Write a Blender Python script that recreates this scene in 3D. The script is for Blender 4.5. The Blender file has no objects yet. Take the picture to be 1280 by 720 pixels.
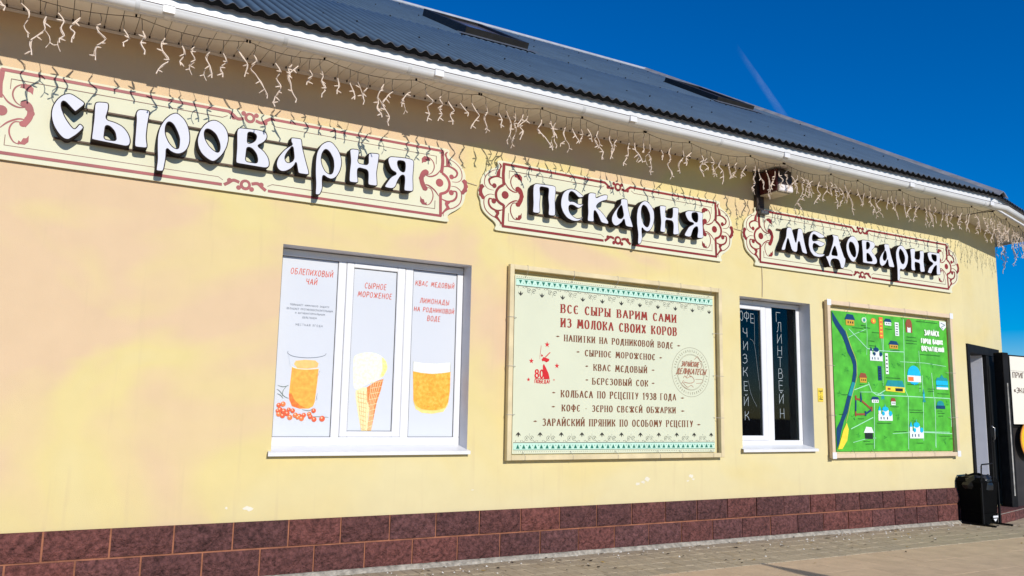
import bpy, bmesh, math, random
from mathutils import Vector, Matrix
from mathutils.geometry import tessellate_polygon
R = math.radians
scn = bpy.context.scene
col = scn.collection
random.seed(7)

# ---------------------------------------------------------------- camera, sky, sun, exposure
cam_d = bpy.data.cameras.new('camera')
cam = bpy.data.objects.new('camera', cam_d)
col.objects.link(cam)
cam_d.sensor_width = 36.0
cam_d.lens = 36.0 * 1033.655 / 1280.0
cam_d.clip_start = 0.05
cam_d.clip_end = 30000
rx, ux, fx = (0.86855389, -0.49524003, 0.01874687), (-0.08840947, -0.11761074, 0.98911651), (0.48764526, 0.8607584, 0.14593518)
m = Matrix(((rx[0], ux[0], -fx[0], 0.0), (rx[1], ux[1], -fx[1], -6.34974), (rx[2], ux[2], -fx[2], 1.24023), (0, 0, 0, 1)))
cam.matrix_world = m
scn.camera = cam

world = bpy.data.worlds.new('World')
scn.world = world
world.use_nodes = True
wn, wl = world.node_tree.nodes, world.node_tree.links
bg = wn['Background']
sky = wn.new('ShaderNodeTexSky')
sky.sky_type = 'NISHITA'
sky.sun_disc = False
SUN_EL, SUN_AZ = 26.2, 181.0
sky.sun_elevation = R(SUN_EL)
sky.sun_rotation = R(180.0)
sky.altitude = 150
sky.air_density = 1.0
sky.dust_density = 0.0
sky.ozone_density = 5.0
hs = wn.new('ShaderNodeHueSaturation')
hs.inputs['Saturation'].default_value = 1.9
hs.inputs['Hue'].default_value = 0.505
wl.new(sky.outputs[0], hs.inputs['Color'])
tint = wn.new('ShaderNodeMix'); tint.data_type = 'RGBA'; tint.blend_type = 'MULTIPLY'; tint.inputs[0].default_value = 1.0
tint.inputs[7].default_value = (1.0, 1.03, 1.22, 1)
wl.new(hs.outputs[0], tint.inputs[6]); wl.new(tint.outputs[2], bg.inputs['Color'])
bg.inputs['Strength'].default_value = 0.092

sun_d = bpy.data.lights.new('sun', 'SUN')
sun = bpy.data.objects.new('sun', sun_d)
col.objects.link(sun)
sun_d.energy = 3.9
sun_d.angle = R(0.5)
sun_d.color = (1.0, 0.95, 0.87)
sd = Vector((-0.02, math.cos(R(SUN_EL)), -math.sin(R(SUN_EL))))
sun.rotation_euler = sd.to_track_quat('-Z', 'Y').to_euler()
scn.view_settings.view_transform = 'Standard'
scn.view_settings.look = 'None'
scn.view_settings.exposure = 0.07
scn.view_settings.gamma = 1.0
scn.render.engine = 'CYCLES'

# ---------------------------------------------------------------- helpers
def tag(o, label=None, cat=None, group=None, kind=None):
    if label: o['label'] = label
    if cat: o['category'] = cat
    if group: o['group'] = group
    if kind: o['kind'] = kind
    return o
def empty(name, loc=(0, 0, 0), parent=None):
    o = bpy.data.objects.new(name, None)
    o.empty_display_size = 0.1
    col.objects.link(o)
    o.location = loc
    if parent: o.parent = parent
    return o
def lin(c):
    return tuple(((v / 12.92) if v <= 0.04045 else ((v + 0.055) / 1.055) ** 2.4) for v in [x / 255 for x in c])

_m = {}
def mat(name, rgb, rough=0.6, metal=0.0, spec=0.4, var=0.06, scale=8.0, bump=0.0, bscale=60.0, lo=None, srgb=False, stretch=None):
    """principled material with noise-driven colour variation and fine relief; rgb is a linear base colour"""
    if name in _m: return _m[name]
    c = lin(rgb) if srgb else rgb
    M = bpy.data.materials.new(name); M.use_nodes = True
    n, l = M.node_tree.nodes, M.node_tree.links
    b = n['Principled BSDF']
    b.inputs['Roughness'].default_value = rough
    b.inputs['Metallic'].default_value = metal
    b.inputs['Specular IOR Level'].default_value = spec
    tc = n.new('ShaderNodeTexCoord')
    src = tc.outputs['Object']
    if stretch:
        mp = n.new('ShaderNodeMapping'); mp.inputs['Scale'].default_value = stretch
        l.new(src, mp.inputs[0]); src = mp.outputs[0]
    nz = n.new('ShaderNodeTexNoise'); nz.inputs['Scale'].default_value = scale; nz.inputs['Detail'].default_value = 6
    l.new(src, nz.inputs['Vector'])
    mr = n.new('ShaderNodeMapRange'); mr.inputs[1].default_value = 0.3; mr.inputs[2].default_value = 0.7
    l.new(nz.outputs[0], mr.inputs[0])
    mx = n.new('ShaderNodeMix'); mx.data_type = 'RGBA'
    c2 = lo if lo else tuple(v * (1 - var * 2) for v in c)
    c1 = c if lo else tuple(min(1, v * (1 + var)) for v in c)
    mx.inputs[6].default_value = (*c2, 1); mx.inputs[7].default_value = (*c1, 1)
    l.new(mr.outputs[0], mx.inputs[0]); l.new(mx.outputs[2], b.inputs['Base Color'])
    if bump:
        n2 = n.new('ShaderNodeTexNoise'); n2.inputs['Scale'].default_value = bscale; n2.inputs['Detail'].default_value = 8
        l.new(src, n2.inputs['Vector'])
        bp = n.new('ShaderNodeBump'); bp.inputs['Strength'].default_value = bump; bp.inputs['Distance'].default_value = 0.01
        l.new(n2.outputs[0], bp.inputs['Height']); l.new(bp.outputs[0], b.inputs['Normal'])
    _m[name] = M
    return M

class MB:
    def __init__(s): s.v = []; s.f = []; s.mi = []; s.sm = []
    def add(s, vs, fs, mi=0, smooth=False):
        b = len(s.v); s.v += [tuple(v) for v in vs]
        for f in fs: s.f.append([b + i for i in f]); s.mi.append(mi); s.sm.append(smooth)
        return s
    def box(s, x0, x1, y0, y1, z0, z1, mi=0):
        return s.add([(x0, y0, z0), (x1, y0, z0), (x1, y1, z0), (x0, y1, z0), (x0, y0, z1), (x1, y0, z1), (x1, y1, z1), (x0, y1, z1)],
              [(0, 3, 2, 1), (4, 5, 6, 7), (0, 1, 5, 4), (1, 2, 6, 5), (2, 3, 7, 6), (3, 0, 4, 7)], mi)
    def cbox(s, x0, x1, y0, y1, z0, z1, c=0.004, mi=0):
        """box with chamfered edges (8 corners cut): an outline octagon extruded, front and back inset"""
        def ring(x0, x1, z0, z1, y, c):
            return [(x0 + c, y, z0), (x1 - c, y, z0), (x1, y, z0 + c), (x1, y, z1 - c), (x1 - c, y, z1), (x0 + c, y, z1), (x0, y, z1 - c), (x0, y, z0 + c)]
        rs = ring(x0 + c, x1 - c, z0 + c, z1 - c, y0, c) + ring(x0, x1, z0, z1, y0 + c, c) + ring(x0, x1, z0, z1, y1 - c, c) + ring(x0 + c, x1 - c, z0 + c, z1 - c, y1, c)
        fs = [tuple(range(8)), tuple(reversed(range(24, 32)))]
        for k in range(3):
            for i in range(8):
                a, b = k * 8 + i, k * 8 + (i + 1) % 8
                fs.append((a, a + 8, b + 8, b))
        return s.add(rs, fs, mi)
    def poly(s, pts, y, mi=0):
        """flat polygon in the x-z plane facing -y"""
        vs = [Vector((p[0], p[1], 0)) for p in pts]
        tris = tessellate_polygon([vs])
        a = sum(pts[i][0] * pts[(i + 1) % len(pts)][1] - pts[(i + 1) % len(pts)][0] * pts[i][1] for i in range(len(pts)))
        return s.add([(p[0], y, p[1]) for p in pts], [orient(t, pts) for t in tris], mi)
    def tube(s, pts, r, n=6, mi=0, cap=True, smooth=True):
        pts = [Vector(p) for p in pts]
        rr = r if isinstance(r, (list, tuple)) else [r] * len(pts)
        vs = []; fs = []
        for i, p in enumerate(pts):
            d = (pts[min(i + 1, len(pts) - 1)] - pts[max(i - 1, 0)])
            d = d.normalized() if d.length > 1e-9 else Vector((0, 0, 1))
            up = Vector((0, 0, 1)) if abs(d.z) < .9 else Vector((1, 0, 0))
            a = d.cross(up).normalized(); b = d.cross(a)
            for k in range(n):
                t = 2 * math.pi * k / n
                vs.append(p + (a * math.cos(t) + b * math.sin(t)) * rr[i])
        for i in range(len(pts) - 1):
            for k in range(n):
                q = (k + 1) % n
                fs.append((i * n + k, i * n + q, (i + 1) * n + q, (i + 1) * n + k))
        s.add(vs, fs, mi, smooth)
        if cap:
            s.add(vs[:n], [tuple(range(n))], mi); s.add(vs[-n:], [tuple(reversed(range(n)))], mi)
        return s
    def build(s, name, mats, parent=None, loc=None):
        me = bpy.data.meshes.new(name)
        me.from_pydata(s.v, [], s.f)
        for mm in (mats if isinstance(mats, (list, tuple)) else [mats]): me.materials.append(mm)
        me.polygons.foreach_set('material_index', s.mi)
        me.polygons.foreach_set('use_smooth', s.sm)
        me.update()
        o = bpy.data.objects.new(name, me); col.objects.link(o)
        if parent: o.parent = parent
        if loc: o.location = loc
        return o
def orient(t, pts):
    a, b, c = [pts[i] for i in t]
    cr = (b[0] - a[0]) * (c[1] - a[1]) - (b[1] - a[1]) * (c[0] - a[0])
    return tuple(t) if cr > 0 else (t[0], t[2], t[1])   # normal towards -y for ccw in x-z
def ccw(p):
    a = sum(p[i][0] * p[(i + 1) % len(p)][1] - p[(i + 1) % len(p)][0] * p[i][1] for i in range(len(p)))
    return p if a > 0 else p[::-1]
def soften(p, r, it=2, r2=0.006):
    for k in range(it):
        q = []; lim = r if k == 0 else r2
        for i in range(len(p)):
            a, b = p[i], p[(i + 1) % len(p)]
            L = math.hypot(b[0] - a[0], b[1] - a[1])
            if L < 1e-6: continue
            t = min(.25, lim / L)
            q += [(a[0] + (b[0] - a[0]) * t, a[1] + (b[1] - a[1]) * t), (b[0] - (b[0] - a[0]) * t, b[1] - (b[1] - a[1]) * t)]
        p = q
    return p
def offset(p, d):
    """move a ccw outline inwards by d"""
    n = len(p); out = []
    for i in range(n):
        a, b, c = p[i - 1], p[i], p[(i + 1) % n]
        e1 = Vector((b[0] - a[0], b[1] - a[1])); e2 = Vector((c[0] - b[0], c[1] - b[1]))
        if e1.length < 1e-7 or e2.length < 1e-7: out.append(b); continue
        n1 = Vector((-e1.y, e1.x)).normalized(); n2 = Vector((-e2.y, e2.x)).normalized()
        q = (n1 + n2); L = q.length
        if L < .3: out.append(b); continue
        q = q / L; k = min(1.6, 1 / max(.4, q.dot(n1)))
        out.append((b[0] + q.x * d * k, b[1] + q.y * d * k))
    return out
def crom(pts, k=6, closed=False):
    n = len(pts)
    if n < 3: return list(pts)
    out = []
    rng = range(n if closed else n - 1)
    for i in rng:
        p0 = pts[(i - 1) % n] if (closed or i > 0) else pts[0]
        p1, p2 = pts[i], pts[(i + 1) % n]
        p3 = pts[(i + 2) % n] if (closed or i + 2 < n) else pts[-1]
        for j in range(k):
            t = j / k
            out.append(tuple(.5 * ((2 * p1[c]) + (-p0[c] + p2[c]) * t + (2 * p0[c] - 5 * p1[c] + 4 * p2[c] - p3[c]) * t * t + (-p0[c] + 3 * p1[c] - 3 * p2[c] + p3[c]) * t ** 3) for c in range(len(p1))))
    if not closed: out.append(tuple(pts[-1]))
    return out

_lay = [0]
def lay(y):
    """successive flat prints sit 0.25 mm above one another so that no two share a plane"""
    _lay[0] = (_lay[0] + 1) % 12
    return y - 0.00025 * _lay[0]
def ribbon(mb, pts, w, y, mi=0, taper=False, nib=0.0, ang=20):
    """flat brush stroke in the x-z plane; nib adds a broad-pen width across"""
    n = len(pts)
    nv = Vector((math.cos(R(ang)), math.sin(R(ang)))) * nib / 2
    y = lay(y); Lp = []; Rp = []
    for i in range(n):
        a = Vector(pts[max(i - 1, 0)]); b = Vector(pts[min(i + 1, n - 1)])
        d = b - a
        d = d.normalized() if d.length > 1e-9 else Vector((1, 0))
        nn = Vector((-d.y, d.x))
        ww = w / 2
        if taper: ww *= max(.25, math.sin(math.pi * (0.12 + 0.76 * i / (n - 1))))
        if 0 < i < n - 1:
            e1 = (Vector(pts[i]) - Vector(pts[i - 1])).normalized()
            cs = max(.5, Vector((-e1.y, e1.x)).dot(nn)); k = 1 / cs
        else: k = 1
        off = nn * ww * k
        if nib:
            off = nn * (ww * k + abs(nn.dot(nv)))
        p = Vector(pts[i])
        Lp.append(p + off); Rp.append(p - off)
    vs = [(p.x, y, p.y) for p in Lp] + [(p.x, y, p.y) for p in Rp]
    fs = [(i, n + i, n + i + 1, i + 1) for i in range(n - 1)]
    mb.add(vs, fs, mi)
def disc(mb, cx, cz, r, y, mi=0, n=14, rz=None):
    y = lay(y); rz = rz or r
    mb.add([(cx + r * math.cos(2 * math.pi * i / n), y, cz + rz * math.sin(2 * math.pi * i / n)) for i in range(n)], [tuple(range(n))], mi)

# stroke alphabet: width and pen strokes in a unit-high box; 'c' marks a curved stroke
def A(w, *s): return (w, s)
GL = {
'А': A(.62, 'l0,0 .31,1 .62,0', 'l.12,.34 .5,.34'), 'Б': A(.55, 'l.5,1 .04,1 .04,0', 'c.04,0 .35,.0 .53,.27 .35,.55 .04,.55'),
'В': A(.55, 'l.04,0 .04,1', 'c.04,1 .35,1 .46,.77 .33,.54 .04,.54', 'c.04,.54 .38,.54 .53,.27 .36,0 .04,0'), 'Г': A(.45, 'l.04,0 .04,1 .45,1'),
'Д': A(.68, 'l.1,.08 .28,1 .5,1 .5,.08', 'l.02,-.16 .02,.08 .64,.08 .64,-.16'), 'Е': A(.48, 'l.46,1 .04,1 .04,0 .46,0', 'l.04,.52 .4,.52'),
'є': A(.5, 'c.48,.86 .3,1 .08,.78 .04,.45 .12,.12 .32,0 .5,.14', 'l.06,.5 .42,.54'),
'Ж': A(.84, 'l.42,0 .42,1', 'c.02,1 .1,.7 .4,.5', 'c.82,1 .74,.7 .44,.5', 'l.02,0 .4,.52', 'l.82,0 .44,.52'), 'З': A(.5, 'c.04,.85 .22,1 .43,.87 .4,.62 .2,.54', 'c.2,.54 .45,.5 .48,.2 .26,0 .02,.12'),
'И': A(.58, 'l.04,1 .04,0', 'l.54,1 .54,0', 'l.04,.1 .54,.9'), 'Й': A(.58, 'l.04,1 .04,0', 'l.54,1 .54,0', 'l.04,.1 .54,.9', 'c.18,1.26 .29,1.14 .42,1.26'),
'К': A(.56, 'l.04,0 .04,1', 'c.54,1 .4,.7 .06,.48', 'c.06,.5 .36,.4 .55,0'), 'Л': A(.58, 'c.0,0 .12,.12 .2,.6 .22,1', 'l.22,1 .54,1 .54,0'),
'М': A(.74, 'l.02,0 .12,1 .37,.25 .62,1 .72,0'), 'Н': A(.58, 'l.04,0 .04,1', 'l.54,0 .54,1', 'l.04,.5 .54,.5'),
'О': A(.6, 'o.3,1 .1,.85 .03,.5 .1,.15 .3,0 .5,.15 .57,.5 .5,.85'), 'П': A(.58, 'l.04,0 .04,1 .54,1 .54,0'),
'Р': A(.52, 'l.04,0 .04,1', 'c.04,1 .35,1 .5,.76 .34,.48 .04,.48'), 'С': A(.54, 'c.52,.82 .3,1 .1,.82 .03,.5 .1,.18 .3,0 .53,.17'),
'Т': A(.54, 'l.0,1 .54,1', 'l.27,1 .27,0'), 'У': A(.54, 'l.02,1 .28,.4', 'c.52,1 .3,.35 .2,.06 .04,.0'), 'Ф': A(.74, 'l.37,-.06 .37,1.06', 'o.37,.88 .1,.78 .03,.54 .12,.3 .37,.22 .62,.3 .71,.54 .64,.78'),
'Х': A(.56, 'l.02,0 .54,1', 'l.02,1 .54,0'), 'Ц': A(.62, 'l.04,1 .04,0 .52,0 .52,1', 'l.52,0 .6,0 .6,-.18'), 'Ч': A(.54, 'c.04,1 .06,.6 .24,.46 .5,.5', 'l.5,1 .5,0'),
'Ш': A(.8, 'l.04,1 .04,0 .76,0 .76,1', 'l.4,0 .4,1'), 'Щ': A(.86, 'l.04,1 .04,0 .74,0 .74,1', 'l.39,0 .39,1', 'l.74,0 .83,0 .83,-.18'), 'Ь': A(.52, 'l.04,1 .04,0', 'c.04,0 .34,0 .5,.26 .34,.52 .04,.52'),
'Ы': A(.72, 'l.04,1 .04,0', 'c.04,0 .3,0 .44,.26 .3,.52 .04,.52', 'l.66,1 .66,0'), 'Э': A(.54, 'c.02,.86 .24,1 .44,.84 .51,.5 .44,.16 .22,0 .02,.14', 'l.18,.5 .5,.5'),
'Ю': A(.82, 'l.04,0 .04,1', 'l.04,.5 .26,.5', 'o.52,1 .34,.85 .26,.5 .34,.15 .52,0 .7,.15 .78,.5 .7,.85'), 'Я': A(.54, 'l.5,0 .5,1', 'c.5,1 .2,1 .04,.75 .2,.48 .5,.48', 'l.3,.48 .02,0'),
'0': A(.5, 'o.25,1 .08,.82 .03,.5 .08,.18 .25,0 .42,.18 .47,.5 .42,.82'), '1': A(.3, 'l.02,.78 .2,1 .2,0'), '3': A(.5, 'c.04,.87 .24,1 .44,.84 .38,.6 .18,.55', 'c.18,.55 .46,.5 .48,.2 .26,0 .02,.12'),
'8': A(.5, 'o.25,1 .08,.9 .08,.66 .25,.54 .42,.66 .42,.9', 'o.25,.54 .04,.4 .05,.12 .25,0 .45,.12 .46,.4'), '9': A(.5, 'o.25,1 .06,.86 .08,.6 .25,.48 .44,.64 .44,.88', 'c.46,.75 .44,.3 .3,.06 .1,0'),
'-': A(.4, 'l.05,.45 .35,.45'), '!': A(.16, 'l.08,1 .08,.3', 'l.08,.1 .08,.0'), '«': A(.4, 'l.2,.7 .04,.45 .2,.2', 'l.38,.7 .22,.45 .38,.2'), '»': A(.4, 'l.04,.7 .2,.45 .04,.2', 'l.22,.7 .38,.45 .22,.2'), ' ': A(.36,),
}
def glyph(mb, ch, x, z, sx, sz, y, w, nib=0.0, mi=0, slant=0.0, jit=0.0, ang=20, serif=0.0):
    for s in GL[ch][1]:
        pts = [tuple(float(v) for v in q.split(',')) for q in s[1:].split()]
        if s[0] == 'o': pts = crom(pts, 4, True); pts.append(pts[0])
        elif s[0] == 'c': pts = crom(pts, 4)
        pts = [(x + (a * sx) + slant * b * sz, z + b * sz) for a, b in pts]
        if jit: pts = [(a + random.uniform(-jit, jit), b + random.uniform(-jit, jit)) for a, b in pts]
        if s[0] == 'l':           # corners: every straight leg a stroke of its own
            for i in range(len(pts) - 1):
                ribbon(mb, [pts[i], pts[i + 1]], w, y, mi, nib=nib, ang=ang)
                if serif and abs(pts[i][0] - pts[i + 1][0]) < .12 * sx and abs(pts[i][1] - pts[i + 1][1]) > .6 * sz:
                    for q in (pts[i], pts[i + 1]): ribbon(mb, [(q[0] - serif, q[1]), (q[0] + serif, q[1])], w * 1.3, y, mi)
        else: ribbon(mb, pts, w, y, mi, nib=nib, ang=ang)
def text(mb, txt, x0, x1, z0, h, y, w, nib=0.0, mi=0, gap=.17, slant=0.0, jit=0.0, slav=False):
    """fit a line of stroke lettering between x0 and x1, baseline z0, cap height h"""
    t = [('є' if (c == 'Е' and slav) else c) for c in txt]
    tot = sum(GL[c][0] for c in t) + gap * (len(t) - 1)
    s = (x1 - x0) / tot; x = x0
    for c in t:
        glyph(mb, c, x, z0, s, h, y, w, nib, mi, slant, jit, 4 if slav else 20, .95 * nib if slav else 0)
        x += (GL[c][0] + gap) * s
LETTERS = [
 (1,'es',[(0.006,3.334),(0.031,3.332),(0.069,3.312),(0.109,3.289),(0.114,3.27),(0.062,3.206),(0.051,3.207),(-0.014,3.27),(-0.028,3.258),(-0.025,3.22),(0.002,3.159),(0.034,3.115),(0.058,3.09),(0.067,3.094),(0.085,3.127),(0.096,3.133),(0.119,3.115),(0.118,3.097),(0.082,3.047),(0.047,3.013),(0.031,3.001),(0.001,3.004),(-0.034,3.036),(-0.066,3.085),(-0.082,3.131),(-0.088,3.174),(-0.083,3.224),(-0.06,3.279),(-0.03,3.316)],[]),
 (1,'yeru',[(0.18,3.309),(0.247,3.318),(0.26,3.306),(0.262,3.267),(0.248,3.193),(0.313,3.184),(0.364,3.162),(0.402,3.118),(0.419,3.07),(0.416,3.035),(0.395,3.018),(0.174,3.029),(0.167,3.037),(0.171,3.181),(0.167,3.287)],[[(0.252,3.146),(0.276,3.145),(0.309,3.112),(0.323,3.052),(0.25,3.05)]]),
 (1,'bar',[(0.448,3.31),(0.514,3.315),(0.527,3.303),(0.518,3.191),(0.517,3.11),(0.53,3.044),(0.524,3.029),(0.45,3.024),(0.439,3.039),(0.438,3.142),(0.437,3.233),(0.43,3.278)],[]),
 (1,'er',[(0.69,3.331),(0.714,3.33),(0.762,3.293),(0.79,3.244),(0.806,3.181),(0.809,3.121),(0.793,3.064),(0.761,3.031),(0.722,3.019),(0.677,3.033),(0.654,3.056),(0.657,2.981),(0.649,2.894),(0.641,2.877),(0.598,2.875),(0.592,2.885),(0.596,2.96),(0.587,3.055),(0.583,3.129),(0.592,3.201),(0.621,3.266),(0.657,3.311)],[[(0.656,3.253),(0.682,3.24),(0.709,3.196),(0.731,3.145),(0.733,3.097),(0.729,3.064),(0.699,3.069),(0.668,3.101),(0.642,3.151),(0.636,3.193),(0.641,3.232)]]),
 (1,'o',[(0.961,3.33),(0.992,3.327),(1.035,3.302),(1.066,3.257),(1.078,3.198),(1.067,3.129),(1.04,3.069),(0.997,3.017),(0.973,3.005),(0.936,3.018),(0.888,3.053),(0.86,3.103),(0.851,3.157),(0.866,3.231),(0.897,3.287),(0.931,3.318)],[[(0.912,3.247),(0.941,3.245),(0.979,3.219),(1.008,3.163),(1.016,3.12),(1.008,3.085),(0.977,3.096),(0.939,3.128),(0.91,3.173),(0.902,3.216)]]),
 (1,'ve',[(1.139,3.305),(1.208,3.31),(1.293,3.315),(1.343,3.306),(1.359,3.278),(1.352,3.242),(1.322,3.208),(1.285,3.185),(1.335,3.16),(1.376,3.11),(1.388,3.06),(1.381,3.031),(1.355,3.019),(1.142,3.022),(1.133,3.034),(1.133,3.152),(1.125,3.274)],[[(1.212,3.279),(1.253,3.278),(1.273,3.262),(1.267,3.227),(1.241,3.203),(1.213,3.194)],[(1.212,3.16),(1.244,3.158),(1.279,3.121),(1.292,3.078),(1.288,3.052),(1.208,3.053)]]),
 (1,'a',[(1.537,3.3),(1.608,3.305),(1.621,3.296),(1.629,3.238),(1.661,3.135),(1.693,3.041),(1.689,3.019),(1.61,3.018),(1.6,3.031),(1.584,3.107),(1.578,3.081),(1.547,3.042),(1.502,3.015),(1.465,3.014),(1.438,3.039),(1.43,3.076),(1.444,3.127),(1.482,3.187),(1.518,3.223),(1.548,3.243),(1.533,3.26),(1.531,3.289)],[[(1.551,3.229),(1.558,3.186),(1.565,3.138),(1.553,3.111),(1.525,3.094),(1.506,3.103),(1.498,3.131),(1.512,3.168),(1.533,3.201)]]),
 (1,'er',[(1.837,3.325),(1.867,3.318),(1.915,3.268),(1.943,3.212),(1.951,3.153),(1.939,3.091),(1.911,3.037),(1.873,3.011),(1.833,3.019),(1.804,3.039),(1.799,3.009),(1.806,2.931),(1.791,2.884),(1.777,2.872),(1.748,2.871),(1.745,2.882),(1.745,2.961),(1.736,3.048),(1.733,3.147),(1.739,3.217),(1.77,3.283),(1.808,3.315)],[[(1.811,3.252),(1.841,3.235),(1.874,3.181),(1.882,3.122),(1.875,3.071),(1.856,3.055),(1.82,3.072),(1.793,3.117),(1.781,3.165),(1.788,3.216)]]),
 (1,'en',[(2.019,3.296),(2.08,3.3),(2.091,3.289),(2.08,3.185),(2.165,3.184),(2.161,3.27),(2.174,3.288),(2.247,3.295),(2.261,3.287),(2.255,3.219),(2.244,3.125),(2.255,3.029),(2.249,3.015),(2.181,3.013),(2.168,3.026),(2.169,3.097),(2.163,3.137),(2.082,3.144),(2.083,3.084),(2.093,3.034),(2.086,3.016),(2.022,3.013),(2.011,3.027),(2.011,3.107),(2.017,3.189),(2.007,3.259),(2.004,3.278)],[]),
 (1,'ya',[(2.348,3.289),(2.434,3.296),(2.521,3.301),(2.565,3.29),(2.567,3.25),(2.562,3.144),(2.57,3.03),(2.559,3.016),(2.494,3.011),(2.48,3.022),(2.485,3.101),(2.481,3.144),(2.456,3.14),(2.426,3.087),(2.414,3.038),(2.386,3.013),(2.323,3.014),(2.309,3.027),(2.331,3.067),(2.366,3.119),(2.418,3.151),(2.364,3.17),(2.34,3.213),(2.328,3.257)],[[(2.419,3.252),(2.435,3.262),(2.481,3.262),(2.486,3.216),(2.48,3.173),(2.449,3.179),(2.424,3.216)]]),
 (2,'pe',[(3.745,3.276),(3.822,3.28),(3.941,3.285),(3.975,3.274),(3.972,3.221),(3.965,3.137),(3.971,3.033),(3.967,2.996),(3.909,2.992),(3.888,3.001),(3.894,3.075),(3.883,3.167),(3.891,3.241),(3.882,3.248),(3.81,3.249),(3.799,3.237),(3.809,3.166),(3.801,3.082),(3.808,3.011),(3.785,2.996),(3.732,2.996),(3.723,3.01),(3.728,3.082),(3.723,3.184),(3.725,3.247)],[]),
 (2,'ye',[(4.131,3.285),(4.186,3.285),(4.236,3.261),(4.281,3.235),(4.284,3.223),(4.249,3.209),(4.218,3.207),(4.174,3.246),(4.137,3.257),(4.115,3.227),(4.113,3.158),(4.163,3.17),(4.225,3.147),(4.281,3.161),(4.277,3.144),(4.244,3.111),(4.213,3.103),(4.163,3.128),(4.12,3.122),(4.114,3.084),(4.133,3.045),(4.176,3.019),(4.214,3.008),(4.273,3.032),(4.276,3.022),(4.239,2.99),(4.201,2.977),(4.152,2.976),(4.091,2.997),(4.047,3.044),(4.022,3.103),(4.025,3.166),(4.045,3.227),(4.081,3.264)],[]),
 (2,'ka',[(4.343,3.279),(4.407,3.284),(4.426,3.276),(4.416,3.234),(4.478,3.27),(4.53,3.288),(4.562,3.282),(4.556,3.254),(4.549,3.229),(4.523,3.222),(4.497,3.213),(4.446,3.184),(4.421,3.148),(4.466,3.128),(4.517,3.086),(4.563,3.033),(4.569,3.018),(4.563,2.995),(4.485,3.001),(4.466,3.026),(4.44,3.076),(4.404,3.119),(4.396,3.07),(4.402,2.998),(4.333,2.995),(4.32,3.006),(4.328,3.082),(4.323,3.156),(4.327,3.253)],[]),
 (2,'a',[(4.727,3.277),(4.78,3.28),(4.796,3.268),(4.8,3.197),(4.827,3.102),(4.86,3.018),(4.86,3.002),(4.78,3.002),(4.76,3.022),(4.751,3.08),(4.727,3.039),(4.674,2.996),(4.635,2.991),(4.602,3.023),(4.598,3.071),(4.628,3.129),(4.68,3.191),(4.711,3.223),(4.707,3.261)],[[(4.72,3.208),(4.733,3.155),(4.743,3.112),(4.727,3.083),(4.698,3.073),(4.674,3.087),(4.667,3.118),(4.684,3.164)]]),
 (2,'er',[(4.998,3.297),(5.039,3.292),(5.094,3.249),(5.122,3.197),(5.124,3.119),(5.107,3.055),(5.072,3.001),(5.03,2.979),(4.989,2.996),(4.966,3.021),(4.968,2.955),(4.975,2.911),(4.954,2.854),(4.92,2.845),(4.911,2.86),(4.917,2.948),(4.901,3.045),(4.899,3.133),(4.915,3.213),(4.956,3.269)],[[(4.986,3.247),(5.025,3.228),(5.059,3.166),(5.065,3.111),(5.051,3.054),(5.03,3.031),(4.996,3.047),(4.969,3.098),(4.959,3.163),(4.967,3.22)]]),
 (2,'en',[(5.199,3.275),(5.263,3.278),(5.277,3.269),(5.262,3.216),(5.265,3.162),(5.347,3.165),(5.355,3.24),(5.349,3.268),(5.37,3.282),(5.428,3.282),(5.439,3.269),(5.427,3.181),(5.432,3.068),(5.443,3.007),(5.367,2.992),(5.353,3.007),(5.361,3.082),(5.354,3.132),(5.264,3.132),(5.261,3.069),(5.263,3.013),(5.246,3.0),(5.197,3.003),(5.19,3.015),(5.202,3.107),(5.192,3.195),(5.185,3.262)],[]),
 (2,'ya',[(5.552,3.273),(5.641,3.279),(5.723,3.281),(5.763,3.271),(5.751,3.19),(5.757,3.098),(5.758,3.005),(5.687,2.995),(5.668,3.008),(5.685,3.089),(5.675,3.122),(5.63,3.093),(5.607,3.045),(5.594,3.003),(5.562,2.993),(5.511,2.999),(5.5,3.014),(5.527,3.057),(5.564,3.108),(5.638,3.146),(5.565,3.154),(5.529,3.195),(5.51,3.244)],[[(5.608,3.249),(5.67,3.263),(5.685,3.245),(5.684,3.187),(5.668,3.162),(5.631,3.174),(5.607,3.205)]]),
 (3,'em',[(6.98,3.283),(7.046,3.283),(7.061,3.24),(7.105,3.115),(7.125,3.201),(7.146,3.293),(7.213,3.289),(7.227,3.225),(7.247,3.132),(7.284,3.017),(7.267,3.006),(7.2,3.017),(7.186,3.065),(7.159,3.145),(7.138,3.119),(7.125,3.017),(7.083,3.007),(7.035,3.025),(7.006,3.104),(6.983,3.16),(6.956,3.086),(6.936,3.014),(6.888,3.008),(6.872,3.018),(6.899,3.079),(6.951,3.168),(6.963,3.252)],[]),
 (3,'ye',[(7.4,3.297),(7.468,3.288),(7.553,3.265),(7.584,3.244),(7.551,3.222),(7.481,3.214),(7.414,3.248),(7.38,3.244),(7.368,3.182),(7.394,3.173),(7.463,3.194),(7.566,3.175),(7.586,3.166),(7.546,3.131),(7.493,3.113),(7.443,3.137),(7.392,3.149),(7.373,3.111),(7.388,3.064),(7.455,3.036),(7.559,3.047),(7.573,3.037),(7.54,3.009),(7.47,2.992),(7.385,2.998),(7.328,3.046),(7.302,3.115),(7.31,3.199),(7.347,3.264)],[]),
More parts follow.
